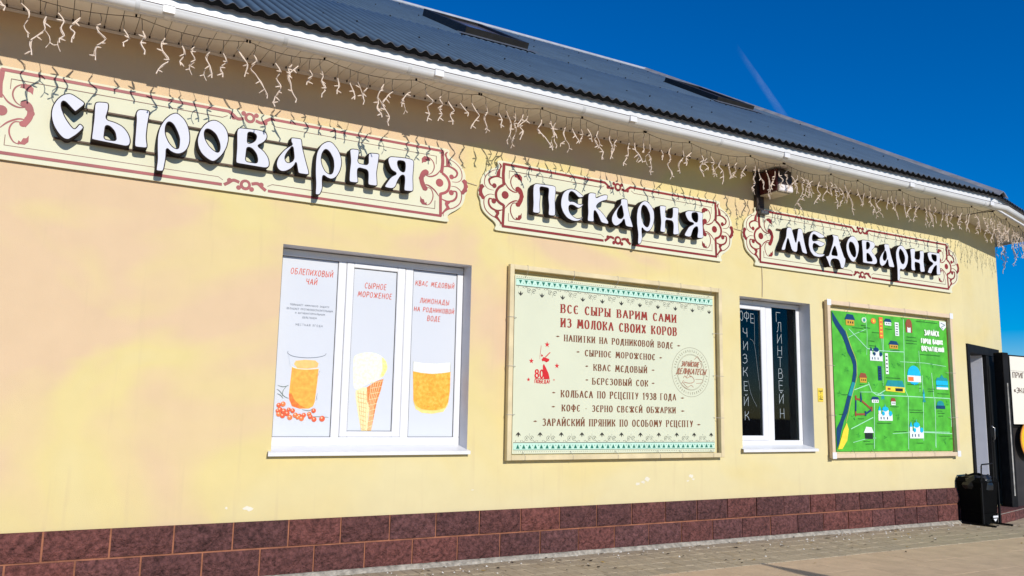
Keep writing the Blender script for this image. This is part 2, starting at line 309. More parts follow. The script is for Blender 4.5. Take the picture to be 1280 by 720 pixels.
 (3,'de',[(7.695,3.288),(7.81,3.284),(7.813,3.248),(7.839,3.164),(7.895,3.042),(7.917,3.032),(7.909,2.975),(7.878,2.905),(7.824,2.906),(7.818,2.954),(7.794,3.0),(7.732,3.006),(7.679,2.994),(7.655,2.949),(7.671,2.914),(7.639,2.902),(7.615,2.957),(7.578,3.013),(7.593,3.029),(7.628,3.031),(7.667,3.108),(7.703,3.185),(7.719,3.249),(7.703,3.271)],[[(7.741,3.159),(7.764,3.107),(7.779,3.047),(7.678,3.048),(7.702,3.106)]]),
 (3,'o',[(8.032,3.313),(8.084,3.313),(8.133,3.272),(8.16,3.216),(8.152,3.144),(8.121,3.069),(8.073,3.012),(8.047,2.997),(8.004,3.01),(7.956,3.063),(7.929,3.13),(7.933,3.201),(7.968,3.264)],[[(8.001,3.235),(8.052,3.227),(8.084,3.183),(8.097,3.114),(8.086,3.072),(8.059,3.063),(8.018,3.094),(7.987,3.149),(7.981,3.195)]]),
 (3,'ve',[(8.222,3.289),(8.338,3.294),(8.427,3.283),(8.452,3.25),(8.431,3.211),(8.375,3.171),(8.435,3.128),(8.476,3.072),(8.467,3.029),(8.426,3.009),(8.222,3.009),(8.21,3.02),(8.213,3.139),(8.206,3.233),(8.206,3.275)],[[(8.292,3.267),(8.336,3.266),(8.352,3.238),(8.332,3.2),(8.286,3.177)],[(8.288,3.135),(8.327,3.128),(8.377,3.079),(8.384,3.05),(8.286,3.04)]]),
 (3,'a',[(8.619,3.287),(8.702,3.291),(8.709,3.267),(8.73,3.172),(8.785,3.032),(8.783,3.01),(8.69,3.008),(8.674,3.033),(8.666,3.104),(8.628,3.04),(8.571,3.004),(8.535,3.006),(8.51,3.04),(8.514,3.1),(8.564,3.166),(8.623,3.215),(8.608,3.262)],[[(8.631,3.204),(8.646,3.163),(8.648,3.115),(8.617,3.081),(8.586,3.084),(8.579,3.119),(8.601,3.17)]]),
 (3,'er',[(8.919,3.307),(8.966,3.303),(9.028,3.248),(9.061,3.184),(9.044,3.096),(9.001,3.03),(8.941,2.993),(8.896,3.013),(8.882,2.957),(8.894,2.921),(8.87,2.858),(8.827,2.854),(8.832,2.915),(8.835,3.025),(8.82,3.133),(8.822,3.207),(8.859,3.272)],[[(8.909,3.256),(8.959,3.222),(8.989,3.164),(8.985,3.114),(8.957,3.074),(8.92,3.083),(8.892,3.141),(8.882,3.201)]]),
 (3,'en',[(9.128,3.291),(9.205,3.293),(9.195,3.236),(9.181,3.166),(9.272,3.163),(9.287,3.221),(9.282,3.277),(9.361,3.286),(9.373,3.256),(9.355,3.141),(9.372,3.017),(9.288,3.003),(9.271,3.032),(9.274,3.113),(9.181,3.122),(9.177,3.072),(9.188,3.011),(9.114,3.01),(9.101,3.04),(9.109,3.14),(9.097,3.275)],[]),
 (3,'ya',[(9.471,3.285),(9.591,3.286),(9.693,3.291),(9.7,3.254),(9.68,3.149),(9.687,3.011),(9.606,3.0),(9.599,3.04),(9.613,3.13),(9.564,3.1),(9.519,3.045),(9.496,3.004),(9.427,3.01),(9.418,3.022),(9.463,3.089),(9.548,3.142),(9.47,3.165),(9.444,3.213),(9.433,3.262)],[[(9.518,3.253),(9.618,3.251),(9.612,3.18),(9.561,3.175),(9.524,3.209)]]),
]
ORN_STROKES = [([(0.001, 0.29), (0.0, 0.238), (-0.004, 0.186), (0.004, 0.089)], 0.03), ([(0.008, -0.09), (0.004, -0.192), (0.001, -0.289)], 0.026), ([(0.012, 0.121), (0.05, 0.07), (0.108, 0.043), (0.16, 0.051)], 0.012), ([(0.022, -0.118), (0.064, -0.071), (0.121, -0.038), (0.162, -0.037)], 0.012), ([(0.14, 0.082), (0.172, 0.066), (0.188, 0.024), (0.181, -0.024), (0.151, -0.078)], 0.04), ([(0.14, 0.051), (0.096, 0.077), (0.074, 0.126), (0.084, 0.174), (0.116, 0.203), (0.151, 0.213)], 0.01), ([(0.151, -0.059), (0.104, -0.061), (0.079, -0.1), (0.08, -0.151), (0.107, -0.199), (0.142, -0.212)], 0.01), ([(-0.002, 0.091), (-0.047, 0.061), (-0.074, 0.011), (-0.067, -0.044), (-0.038, -0.076), (0.008, -0.095)], 0.024), ([(-0.051, 0.227), (-0.113, 0.207), (-0.168, 0.164), (-0.191, 0.115), (-0.188, 0.065), (-0.153, 0.034), (-0.097, 0.028)], 0.008), ([(-0.009, 0.149), (-0.066, 0.16), (-0.122, 0.141), (-0.146, 0.112), (-0.132, 0.078), (-0.098, 0.063)], 0.019), ([(-0.203, 0.06), (-0.226, 0.029), (-0.228, -0.012), (-0.204, -0.054)], 0.034), ([(-0.09, -0.012), (-0.141, -0.014), (-0.185, -0.046), (-0.194, -0.098), (-0.176, -0.156), (-0.125, -0.199), (-0.068, -0.222), (-0.028, -0.257), (-0.027, -0.287)], 0.009), ([(-0.089, -0.058), (-0.14, -0.055), (-0.144, -0.101), (-0.115, -0.137), (-0.059, -0.152), (-0.003, -0.137)], 0.019)]
ORN_POLYS = [[(0.111, 0.183), (0.122, 0.208), (0.168, 0.215), (0.192, 0.191), (0.19, 0.146), (0.175, 0.16), (0.154, 0.164), (0.14, 0.18)], [(0.136, -0.185), (0.15, -0.195), (0.161, -0.166), (0.18, -0.163), (0.193, -0.141), (0.194, -0.187), (0.174, -0.21), (0.131, -0.211)], [(-0.053, 0.291), (-0.029, 0.28), (-0.018, 0.261), (-0.034, 0.232), (-0.038, 0.165), (-0.078, 0.158), (-0.068, 0.206), (-0.043, 0.241), (-0.037, 0.263)], [(-0.087, -0.159), (-0.042, -0.147), (-0.036, -0.177), (-0.052, -0.205), (-0.013, -0.255), (0.007, -0.288), (-0.02, -0.268), (-0.049, -0.23), (-0.086, -0.209), (-0.067, -0.181)]]
ORN_DOTS = [(0.019, 0.002, 0.036), (-0.093, 0.071, 0.022), (-0.095, -0.069, 0.024), (0.145, 0.074, 0.022), (0.175, 0.048, 0.022), (0.192, 0.014, 0.022), (0.177, -0.03, 0.022), (0.151, -0.067, 0.022), (-0.223, 0.044, 0.02), (-0.233, 0.007, 0.02), (-0.227, -0.027, 0.02), (-0.205, -0.051, 0.018)]
ORN_OUT = [(-0.053, 0.314), (-0.07, 0.299), (-0.058, 0.275), (-0.074, 0.246), (-0.147, 0.212), (-0.201, 0.164), (-0.228, 0.109), (-0.227, 0.069), (-0.251, 0.025), (-0.254, -0.026), (-0.228, -0.073), (-0.225, -0.112), (-0.204, -0.17), (-0.147, -0.217), (-0.084, -0.254), (-0.061, -0.287), (-0.083, -0.32), (-0.066, -0.331)]
BANNER_TEXT = [('ВСЕ СЫРЫ ВАРИМ САМИ', 4.11, 5.473, 2.133, 0.076), ('ИЗ МОЛОКА СВОИХ КОРОВ', 4.112, 5.479, 2.002, 0.079), ('НАПИТКИ НА РОДНИКОВОЙ ВОДЕ', 4.149, 5.43, 1.873, 0.058), ('СЫРНОЕ МОРОЖЕНОЕ', 4.381, 5.202, 1.748, 0.056), ('КВАС МЕДОВЫЙ', 4.478, 5.103, 1.618, 0.058), ('БЕРЕЗОВЫЙ СОК', 4.465, 5.115, 1.49, 0.058), ('КОЛБАСА ПО РЕЦЕПТУ 1938 ГОДА', 4.12, 5.463, 1.364, 0.062), ('КОФЕ - ЗЕРНО СВЕЖЕЙ ОБЖАРКИ', 4.131, 5.456, 1.239, 0.057), ('ЗАРАЙСКИЙ ПРЯНИК ПО ОСОБОМУ РЕЦЕПТУ', 3.927, 5.676, 1.107, 0.062)]
BANNER_DASHES = [[(4.055, 1.911), (4.098, 1.912)], [(5.483, 1.903), (5.53, 1.902)], [(4.28, 1.781), (4.321, 1.781)], [(5.256, 1.773), (5.295, 1.773)], [(4.38, 1.654), (4.417, 1.654)], [(5.16, 1.648), (5.203, 1.648)], [(4.381, 1.527), (4.422, 1.525)], [(5.159, 1.521), (5.202, 1.52)], [(4.019, 1.401), (4.061, 1.401)], [(5.523, 1.388), (5.574, 1.387)], [(4.015, 1.276), (4.059, 1.275)], [(5.521, 1.261), (5.577, 1.26)], [(3.827, 1.145), (3.871, 1.143)], [(5.73, 1.13), (5.782, 1.129)]]
LOGO_STARS = [(3.964, 1.831), (3.8, 1.676), (4.071, 1.644), (3.773, 1.51), (4.041, 1.516)]
LOGO_TEXT = [('80', 3.841, 3.928, 1.53, 0.07), ('ПОБЕДА!', 3.838, 3.994, 1.482, 0.031)]
LOGO_POLYS = [[(3.931, 1.656), (3.95, 1.628), (3.982, 1.571), (3.994, 1.526), (3.933, 1.524), (3.928, 1.569), (3.922, 1.613), (3.921, 1.639)], [(3.907, 1.694), (3.926, 1.717), (3.949, 1.712), (3.988, 1.701), (3.984, 1.684), (3.958, 1.67), (3.934, 1.682), (3.915, 1.678)], [(3.903, 1.742), (3.922, 1.73), (3.911, 1.717), (3.902, 1.726)], [(3.941, 1.718), (3.991, 1.763), (4.001, 1.761), (3.949, 1.714)], [(3.899, 1.82), (3.902, 1.819), (3.89, 1.716), (3.884, 1.689)], [(3.838, 1.525), (3.994, 1.524), (3.994, 1.519), (3.838, 1.52)]]
SEAL = ((5.662, 1.648), 0.248, 0.249)
MAP_RIVER = [(7.772, 2.421), (7.891, 2.294), (7.988, 2.208), (8.048, 2.074), (8.125, 1.928), (8.163, 1.838), (8.157, 1.746), (8.161, 1.747), (8.121, 1.62), (8.026, 1.423), (7.976, 1.285), (7.909, 1.189), (7.861, 1.08), (7.812, 0.933), (7.773, 0.882), (7.774, 0.893), (7.771, 1.053), (7.782, 1.107), (7.847, 1.188), (7.916, 1.312), (7.987, 1.477), (8.07, 1.632), (8.097, 1.744), (8.1, 1.744), (8.101, 1.824), (8.072, 1.903), (8.016, 1.969), (7.987, 2.048), (7.933, 2.148), (7.822, 2.266), (7.783, 2.321), (7.771, 2.414)]
MAP_TEAL = [(8.074, 1.632), (8.126, 1.622), (8.059, 1.465), (7.998, 1.478)]
MAP_BEACH = [(7.948, 1.169), (7.979, 1.095), (7.947, 0.973), (7.86, 0.879), (7.789, 0.876), (7.835, 0.973), (7.886, 1.081)]
MAP_BANK = [(7.997, 2.22), (8.08, 2.03), (8.157, 1.884), (8.162, 1.747), (8.149, 1.662), (8.047, 1.438), (7.992, 1.286), (7.945, 1.176)]
MAP_ROADS = [[(8.053, 2.239), (8.365, 2.027), (8.615, 2.013), (9.026, 2.02)], [(9.057, 2.418), (9.039, 2.021), (9.021, 1.573), (9.072, 1.491)], [(8.11, 1.542), (8.378, 1.614)], [(8.359, 1.635), (8.414, 1.529), (8.502, 1.491), (8.666, 1.557), (8.798, 1.608)], [(8.659, 2.334), (8.656, 2.001)], [(8.502, 1.491), (9.072, 1.491), (9.968, 1.484)], [(9.362, 1.752), (9.36, 1.47), (9.326, 0.968)], [(9.59, 1.475), (9.559, 0.883)], [(9.06, 1.077), (10.021, 1.052)], [(9.072, 1.491), (9.03, 0.873)], [(8.023, 1.1), (8.414, 1.234)], [(8.449, 1.449), (8.41, 0.877)], [(9.548, 1.788), (9.566, 1.475)], [(9.944, 1.483), (9.934, 1.138)]]
MAP_ICONS = [('house', 7.983, 2.279, 8.168, 2.41, 'ochre', 'navy'), ('blob', 8.273, 2.321, 8.376, 2.396, 'pale', 'teal'), ('blob', 8.439, 2.321, 8.543, 2.397, 'orange', 'yellow'), ('strip', 8.584, 2.162, 8.668, 2.413, 'orange', 'orange'), ('house', 8.677, 2.323, 8.83, 2.405, 'white', 'navy'), ('strip', 8.873, 2.208, 8.965, 2.371, 'white', 'pale'), ('arch', 9.087, 2.263, 9.21, 2.406, 'brown', 'white'), ('house', 8.743, 2.049, 8.94, 2.145, 'ochre', 'navy'), ('church', 8.402, 1.89, 8.627, 2.084, 'white', 'navy'), ('strip', 8.668, 1.743, 8.735, 1.988, 'white', 'pale'), ('strip', 8.526, 1.665, 8.607, 1.831, 'navy', 'black'), ('house', 8.191, 1.629, 8.338, 1.741, 'ochre', 'brown'), ('long', 8.658, 1.531, 9.009, 1.672, 'yellow', 'teal'), ('dome', 9.071, 1.666, 9.332, 1.868, 'white', 'cyan'), ('palace', 9.626, 1.591, 9.863, 1.776, 'cyan', 'cyan'), ('boat', 9.602, 1.354, 9.779, 1.453, 'navy', 'teal'), ('kreml', 8.109, 1.234, 8.393, 1.534, 'brown', 'navy'), ('house', 8.381, 1.403, 8.538, 1.474, 'white', 'navy'), ('star', 8.549, 1.454, 8.659, 1.505, 'teal', 'teal'), ('house', 8.736, 1.381, 8.837, 1.467, 'white', 'brown'), ('church', 8.504, 1.198, 8.759, 1.397, 'white', 'cyan'), ('tower', 9.339, 1.429, 9.402, 1.596, 'cyan', 'teal'), ('house2', 8.236, 0.99, 8.41, 1.127, 'black', 'white'), ('church', 9.064, 0.995, 9.328, 1.229, 'white', 'cyan'), ('crest', 9.758, 2.329, 9.89, 2.444, 'white', 'navy')]
MAP_CAPTIONS = [[(8.114, 2.257), (8.297, 2.254)], [(8.233, 2.218), (8.357, 2.216)], [(8.319, 2.27), (8.435, 2.269)], [(8.267, 2.294), (8.349, 2.293)], [(8.461, 2.224), (8.604, 2.222)], [(8.698, 2.281), (8.827, 2.279)], [(9.098, 2.208), (9.277, 2.205)], [(9.077, 2.164), (9.292, 2.16)], [(9.083, 2.13), (9.284, 2.126)], [(8.391, 2.119), (8.5, 2.116)], [(8.4, 2.065), (8.517, 2.062)], [(8.778, 2.03), (8.951, 2.025)], [(9.295, 2.412), (9.712, 2.409)], [(9.338, 2.007), (9.731, 1.997)], [(8.206, 1.608), (8.295, 1.604)], [(8.677, 1.7), (8.934, 1.689)], [(9.07, 1.636), (9.337, 1.624)], [(9.28, 1.594), (9.325, 1.592)], [(9.453, 1.591), (9.59, 1.585)], [(9.459, 1.563), (9.569, 1.558)], [(9.642, 1.539), (9.876, 1.528)], [(9.623, 1.328), (9.715, 1.323)], [(9.629, 1.3), (9.759, 1.292)], [(9.636, 1.266), (9.728, 1.26)], [(9.081, 1.331), (9.32, 1.317)], [(9.087, 1.303), (9.344, 1.288)], [(8.779, 1.076), (9.011, 1.06)], [(8.48, 1.169), (8.73, 1.151)], [(8.149, 1.216), (8.253, 1.208)], [(8.225, 0.964), (8.338, 0.955)], [(8.259, 0.933), (8.405, 0.921)], [(9.181, 0.94), (9.314, 0.93)], [(9.618, 1.023), (9.85, 1.007)], [(8.728, 1.363), (8.882, 1.354)], [(7.881, 1.483), (7.983, 1.477)], [(7.829, 1.261), (7.907, 1.256)], [(9.834, 0.99), (9.928, 0.983)]]
MAP_TREES = [(8.219, 1.993), (7.984, 1.768), (8.927, 1.875), (8.07, 1.23), (8.625, 0.996), (8.857, 1.253), (8.137, 1.022), (8.48, 1.598), (9.474, 1.728), (9.819, 1.423), (8.816, 1.843), (9.729, 0.967), (7.85, 1.487), (9.26, 1.89), (9.556, 1.874), (7.955, 1.939), (9.16, 1.216), (8.628, 1.616)]
MAP_TEXT = [('ЗАРАЙСК', 9.442, 9.749, 2.25, 0.061), ('ГОРОД ВАШИХ', 9.373, 9.817, 2.149, 0.053), ('ВПЕЧАТЛЕНИЙ', 9.373, 9.833, 2.056, 0.052)]
JUICE = {'rim': [(1.677, 1.654), (1.687, 1.642), (1.731, 1.625), (1.82, 1.619), (1.909, 1.626), (1.971, 1.643), (1.987, 1.661)], 'rim2': [(1.681, 1.666), (1.678, 1.65)], 'side': [(1.687, 1.633), (1.705, 1.547)], 'body': [(1.719, 1.543), (1.763, 1.53), (1.843, 1.528), (1.932, 1.537), (1.928, 1.442), (1.915, 1.275), (1.903, 1.24), (1.869, 1.221), (1.798, 1.219), (1.736, 1.237), (1.712, 1.288), (1.707, 1.331), (1.715, 1.461)], 'dark': [(1.707, 1.331), (1.726, 1.34), (1.751, 1.289), (1.797, 1.247), (1.842, 1.226), (1.798, 1.219), (1.736, 1.237), (1.712, 1.288)], 'top': [(1.733, 1.566), (1.746, 1.592), (1.821, 1.603), (1.901, 1.601), (1.93, 1.579), (1.922, 1.547), (1.843, 1.534), (1.763, 1.534)]}
BERRIES = [(1.633, 1.244, 0.018), (1.666, 1.253, 0.02), (1.643, 1.21, 0.02), (1.674, 1.198, 0.021), (1.637, 1.176, 0.02), (1.667, 1.164, 0.02), (1.701, 1.181, 0.02), (1.724, 1.151, 0.02), (1.743, 1.203, 0.018), (1.766, 1.169, 0.02), (1.797, 1.161, 0.02), (1.816, 1.144, 0.02), (1.832, 1.17, 0.018), (1.875, 1.179, 0.018), (1.885, 1.158, 0.018), (1.909, 1.206, 0.018), (1.916, 1.138, 0.02), (1.98, 1.144, 0.023), (1.627, 1.201, 0.016), (1.712, 1.211, 0.016), (1.785, 1.152, 0.016)]
TWIGS = [[(1.615, 1.397), (1.658, 1.386), (1.701, 1.398)], [(1.612, 1.367), (1.635, 1.351), (1.671, 1.313), (1.707, 1.297)], [(1.614, 1.333), (1.641, 1.321), (1.664, 1.296)], [(1.692, 1.4), (1.66, 1.356), (1.658, 1.313)], [(1.942, 1.522), (1.93, 1.482)], [(1.933, 1.341), (1.923, 1.284)], [(1.89, 1.158), (1.961, 1.159), (2.033, 1.155)], [(1.816, 1.213), (1.87, 1.205), (1.904, 1.223)], [(1.926, 1.319), (1.932, 1.293)]]
CONE = {'scoop': [(2.216, 1.646), (2.252, 1.67), (2.326, 1.688), (2.395, 1.687), (2.46, 1.663), (2.501, 1.621), (2.512, 1.555), (2.476, 1.488), (2.417, 1.458), (2.349, 1.429), (2.247, 1.377), (2.228, 1.404), (2.217, 1.533)], 'shade': [(2.46, 1.658), (2.501, 1.621), (2.515, 1.561), (2.476, 1.488), (2.45, 1.492), (2.471, 1.554)], 'waffle': [(2.341, 1.402), (2.417, 1.453), (2.482, 1.475), (2.461, 1.378), (2.431, 1.279), (2.392, 1.047), (2.358, 1.047), (2.368, 1.148), (2.37, 1.235), (2.35, 1.288)], 'left': [(2.247, 1.372), (2.305, 1.4), (2.341, 1.402), (2.35, 1.288), (2.37, 1.235), (2.362, 1.148), (2.358, 1.047), (2.31, 1.046), (2.275, 1.19), (2.25, 1.318)]}
WAFFLE = [[(2.374, 1.439), (2.475, 1.458)], [(2.372, 1.394), (2.465, 1.412)], [(2.369, 1.348), (2.455, 1.366)], [(2.367, 1.303), (2.446, 1.32)], [(2.365, 1.257), (2.436, 1.274)], [(2.363, 1.212), (2.426, 1.228)], [(2.36, 1.167), (2.416, 1.182)], [(2.358, 1.122), (2.407, 1.137)], [(2.356, 1.076), (2.397, 1.092)], [(2.378, 1.446), (2.362, 1.267), (2.362, 1.052)], [(2.398, 1.447), (2.374, 1.267), (2.369, 1.052)], [(2.417, 1.447), (2.385, 1.267), (2.376, 1.052)], [(2.437, 1.448), (2.397, 1.267), (2.383, 1.052)], [(2.457, 1.449), (2.408, 1.268), (2.389, 1.052)]]
BEER = {'foam': [(2.742, 1.632), (2.833, 1.621), (2.968, 1.623), (3.091, 1.637), (3.093, 1.554), (2.917, 1.531), (2.743, 1.546)], 'body': [(2.742, 1.549), (2.822, 1.537), (2.916, 1.533), (3.011, 1.542), (3.093, 1.556), (3.092, 1.386), (3.081, 1.299), (3.049, 1.249), (2.995, 1.23), (2.928, 1.223), (2.834, 1.233), (2.777, 1.263), (2.755, 1.304)], 'base': [(2.755, 1.304), (2.777, 1.263), (2.834, 1.233), (2.928, 1.223), (2.995, 1.23), (3.049, 1.249), (3.081, 1.299), (3.075, 1.268), (3.036, 1.215), (2.929, 1.196), (2.835, 1.203), (2.778, 1.235)], 'dark': [(2.827, 1.415), (3.029, 1.434), (3.02, 1.298), (2.94, 1.26), (2.845, 1.294)]}
FILM_TEXT = [('ОБЛЕПИХОВЫЙ', 1.665, 2.007, 2.28, 0.04), ('ЧАЙ', 1.792, 1.88, 2.206, 0.04), ('СЫРНОЕ', 2.284, 2.471, 2.218, 0.04), ('МОРОЖЕНОЕ', 2.228, 2.523, 2.144, 0.038), ('КВАС МЕДОВЫЙ', 2.736, 3.101, 2.284, 0.036), ('ЛИМОНАДЫ', 2.783, 3.056, 2.135, 0.037), ('НА РОДНИКОВОЙ', 2.731, 3.107, 2.061, 0.033), ('ВОДЕ', 2.856, 2.976, 1.986, 0.037)]
FILM_SMALL = [('ПОВЫШАЕТ ИММУННУЮ ЗАЩИТУ', 1.677, 1.991, 2.028, 0.015), ('ОБЛАДАЕТ ПРОТИВОВОСПАЛИТЕЛЬНЫМ', 1.651, 2.023, 1.995, 0.016), ('И АНТИБАКТЕРИАЛЬНЫМ', 1.72, 1.959, 1.964, 0.015), ('ДЕЙСТВИЕМ', 1.778, 1.894, 1.931, 0.015), ('МЕСТНАЯ ЯГОДА', 1.728, 1.947, 1.87, 0.018)]
CHALK = [('О', 6.52, 6.581, 2.246, 0.103), ('Ф', 6.59, 6.669, 2.247, 0.103), ('Е', 6.681, 6.743, 2.228, 0.099), ('Ч', 6.563, 6.636, 2.068, 0.098), ('И', 6.565, 6.638, 1.926, 0.098), ('З', 6.554, 6.627, 1.786, 0.097), ('К', 6.556, 6.629, 1.647, 0.097), ('Е', 6.558, 6.63, 1.494, 0.096), ('Й', 6.559, 6.631, 1.332, 0.096), ('К', 6.566, 6.638, 1.18, 0.096), ('Г', 7.072, 7.15, 2.266, 0.107), ('Л', 7.081, 7.159, 2.156, 0.107), ('И', 7.082, 7.16, 2.028, 0.106), ('Н', 7.084, 7.161, 1.896, 0.105), ('Т', 7.085, 7.162, 1.768, 0.105), ('В', 7.086, 7.163, 1.642, 0.104), ('Е', 7.087, 7.164, 1.511, 0.104), ('Й', 7.088, 7.165, 1.367, 0.103), ('Н', 7.094, 7.171, 1.206, 0.103)]
SCRATCH = [[(6.744, 2.314), (6.74, 1.998)], [(6.668, 2.054), (6.733, 1.998), (6.771, 1.743)], [(6.629, 1.604), (6.67, 1.452), (6.751, 1.326)], [(6.771, 1.743), (6.803, 1.5)]]
RAILS = [[(0.117, 3.286), (2.418, 3.258)], [(0.124, 3.034), (2.471, 3.025)], [(3.789, 2.996), (5.769, 3.006)], [(4.008, 3.247), (4.691, 3.251)]]
# ---------------------------------------------------------------- materials
def wall_material():
    M = mat('wall_paint', (.74, .57, .34), .85, spec=.2, bump=.25, bscale=220)
    n, l = M.node_tree.nodes, M.node_tree.links
    b = n['Principled BSDF']
    tc = n.new('ShaderNodeTexCoord'); mp = n.new('ShaderNodeMapping'); mp.inputs['Scale'].default_value = (.55, 1, .8)
    l.new(tc.outputs['Object'], mp.inputs[0])
    nz = n.new('ShaderNodeTexNoise'); nz.inputs['Scale'].default_value = 1.1; nz.inputs['Detail'].default_value = 3; nz.inputs['Distortion'].default_value = .6
    l.new(mp.outputs[0], nz.inputs['Vector'])
    # fresh yellow coats low on the wall, faded peach ones higher up
    sp = n.new('ShaderNodeSeparateXYZ'); l.new(tc.outputs['Object'], sp.inputs[0])
    ma = n.new('ShaderNodeMath'); ma.operation = 'MULTIPLY_ADD'; ma.inputs[1].default_value = -.07; ma.inputs[2].default_value = .05
    l.new(sp.outputs['Z'], ma.inputs[0])
    ad = n.new('ShaderNodeMath'); ad.operation = 'ADD'; l.new(nz.outputs[0], ad.inputs[0]); mb_ = n.new('ShaderNodeMath'); mb_.operation = 'MULTIPLY_ADD'; mb_.inputs[1].default_value = .035; l.new(sp.outputs['X'], mb_.inputs[0]); l.new(ma.outputs[0], mb_.inputs[2]); l.new(mb_.outputs[0], ad.inputs[1])
    cr = n.new('ShaderNodeValToRGB')
    e = cr.color_ramp.elements
    e[0].position = .41; e[0].color = (.675, .495, .305, 1)
    e[1].position = .74; e[1].color = (.69, .60, .33, 1)
    ey = e.new(.53); ey.color = (.695, .575, .262, 1)
    l.new(ad.outputs[0], cr.inputs[0])
    n2 = n.new('ShaderNodeTexNoise'); n2.inputs['Scale'].default_value = 5; n2.inputs['Detail'].default_value = 8
    l.new(tc.outputs['Object'], n2.inputs['Vector'])
    mr = n.new('ShaderNodeMapRange'); mr.inputs[1].default_value = .3; mr.inputs[2].default_value = .75; mr.inputs[3].default_value = .97; mr.inputs[4].default_value = 1.02
    l.new(n2.outputs[0], mr.inputs[0])
    vm = n.new('ShaderNodeVectorMath'); vm.operation = 'SCALE'; l.new(cr.outputs[0], vm.inputs[0]); l.new(mr.outputs[0], vm.inputs['Scale'])
    # splash dirt along the foot of the wall and faint rain streaks
    mp2 = n.new('ShaderNodeMapping'); mp2.inputs['Scale'].default_value = (14, 1, .9); l.new(tc.outputs['Object'], mp2.inputs[0])
    n3 = n.new('ShaderNodeTexNoise'); n3.inputs['Scale'].default_value = 1; n3.inputs['Detail'].default_value = 6; l.new(mp2.outputs[0], n3.inputs['Vector'])
    zr = n.new('ShaderNodeMapRange'); zr.inputs[1].default_value = .40; zr.inputs[2].default_value = .75; zr.inputs[3].default_value = 1; zr.inputs[4].default_value = 0; l.new(sp.outputs['Z'], zr.inputs[0])
    n4 = n.new('ShaderNodeTexNoise'); n4.inputs['Scale'].default_value = 7; n4.inputs['Detail'].default_value = 10; n4.inputs['Roughness'].default_value = .7; l.new(tc.outputs['Object'], n4.inputs['Vector'])
    q1 = n.new('ShaderNodeMath'); q1.operation = 'MULTIPLY'; l.new(zr.outputs[0], q1.inputs[0]); l.new(n4.outputs[0], q1.inputs[1])
    q2 = n.new('ShaderNodeMapRange'); q2.inputs[1].default_value = .60; q2.inputs[2].default_value = .80; q2.inputs[3].default_value = 0; q2.inputs[4].default_value = .30; l.new(n3.outputs[0], q2.inputs[0])
    q3 = n.new('ShaderNodeMath'); q3.operation = 'MULTIPLY_ADD'; q3.inputs[1].default_value = .35; l.new(q1.outputs[0], q3.inputs[0]); l.new(q2.outputs[0], q3.inputs[2])
    dm_ = n.new('ShaderNodeMix'); dm_.data_type = 'RGBA'; dm_.inputs[7].default_value = (.52, .40, .25, 1)
    l.new(q3.outputs[0], dm_.inputs[0]); l.new(vm.outputs[0], dm_.inputs[6])
    l.new(dm_.outputs[2], b.inputs['Base Color'])
    return M
WALL = wall_material()
def random_mat(name, cols, rough=.8, bump=.5, bscale=40, scale=14):
    """surface whose tone differs from piece to piece (object random)"""
    M = mat(name, cols[0], rough, spec=.3, bump=bump, bscale=bscale)
    n, l = M.node_tree.nodes, M.node_tree.links; b = n['Principled BSDF']
    oi = n.new('ShaderNodeObjectInfo'); cr = n.new('ShaderNodeValToRGB'); cr.color_ramp.elements.remove(cr.color_ramp.elements[1])
    cr.color_ramp.elements[0].color = (*cols[0], 1)
    for i, c in enumerate(cols[1:]):
        e = cr.color_ramp.elements.new((i + 1) / (len(cols) - 1)); e.color = (*c, 1)
    l.new(oi.outputs['Random'], cr.inputs[0])
    tc = n.new('ShaderNodeTexCoord'); nz = n.new('ShaderNodeTexNoise'); nz.noise_dimensions = '4D'; nz.inputs['Scale'].default_value = scale; nz.inputs['Detail'].default_value = 8; nz.inputs['Roughness'].default_value = .65
    l.new(tc.outputs['Object'], nz.inputs['Vector'])
    mu = n.new('ShaderNodeMath'); mu.operation = 'MULTIPLY'; mu.inputs[1].default_value = 40; l.new(oi.outputs['Random'], mu.inputs[0]); l.new(mu.outputs[0], nz.inputs['W'])
    mr = n.new('ShaderNodeMapRange'); mr.inputs[1].default_value = .25; mr.inputs[2].default_value = .75; mr.inputs[3].default_value = .55; mr.inputs[4].default_value = 1.5
    l.new(nz.outputs[0], mr.inputs[0])
    vm = n.new('ShaderNodeVectorMath'); vm.operation = 'SCALE'; l.new(cr.outputs[0], vm.inputs[0]); l.new(mr.outputs[0], vm.inputs['Scale'])
    l.new(vm.outputs[0], b.inputs['Base Color'])
    return M
BRICK = random_mat('split_face_brick', [(.108, .042, .037), (.080, .034, .032), (.138, .048, .039), (.098, .043, .041)], .9, 1.0, 45, 30)
for nd in BRICK.node_tree.nodes:
    if nd.type == 'MAP_RANGE' and abs(nd.inputs[4].default_value - 1.5) < .01: nd.inputs[1].default_value = .35; nd.inputs[2].default_value = .68; nd.inputs[3].default_value = .5; nd.inputs[4].default_value = 1.9
    if nd.type == 'BUMP': nd.inputs['Distance'].default_value = .03
MORTAR = mat('orange_mortar', (.34, .135, .075), .9, bump=.4, var=.2)
WHITE = mat('white_plastic', (.75, .75, .75), .35, var=.02)
REVEAL = mat('reveal_paint', (.62, .62, .64), .7, var=.03)
FILM = mat('poster_film', (.61, .635, .67), .7, spec=.15, var=.01, scale=2)
FASCIA = mat('white_fascia', (.74, .73, .71), .4, var=.02)
GUTTER = mat('white_gutter', (.74, .74, .72), .3, var=.04, scale=3)
SOFFIT = random_mat('soffit_vinyl', [(.84, .78, .70), (.88, .82, .73), (.81, .75, .67)], .5, 0, 40, 3)
SOFFIT.node_tree.nodes['Map Range'].inputs[3].default_value = .9
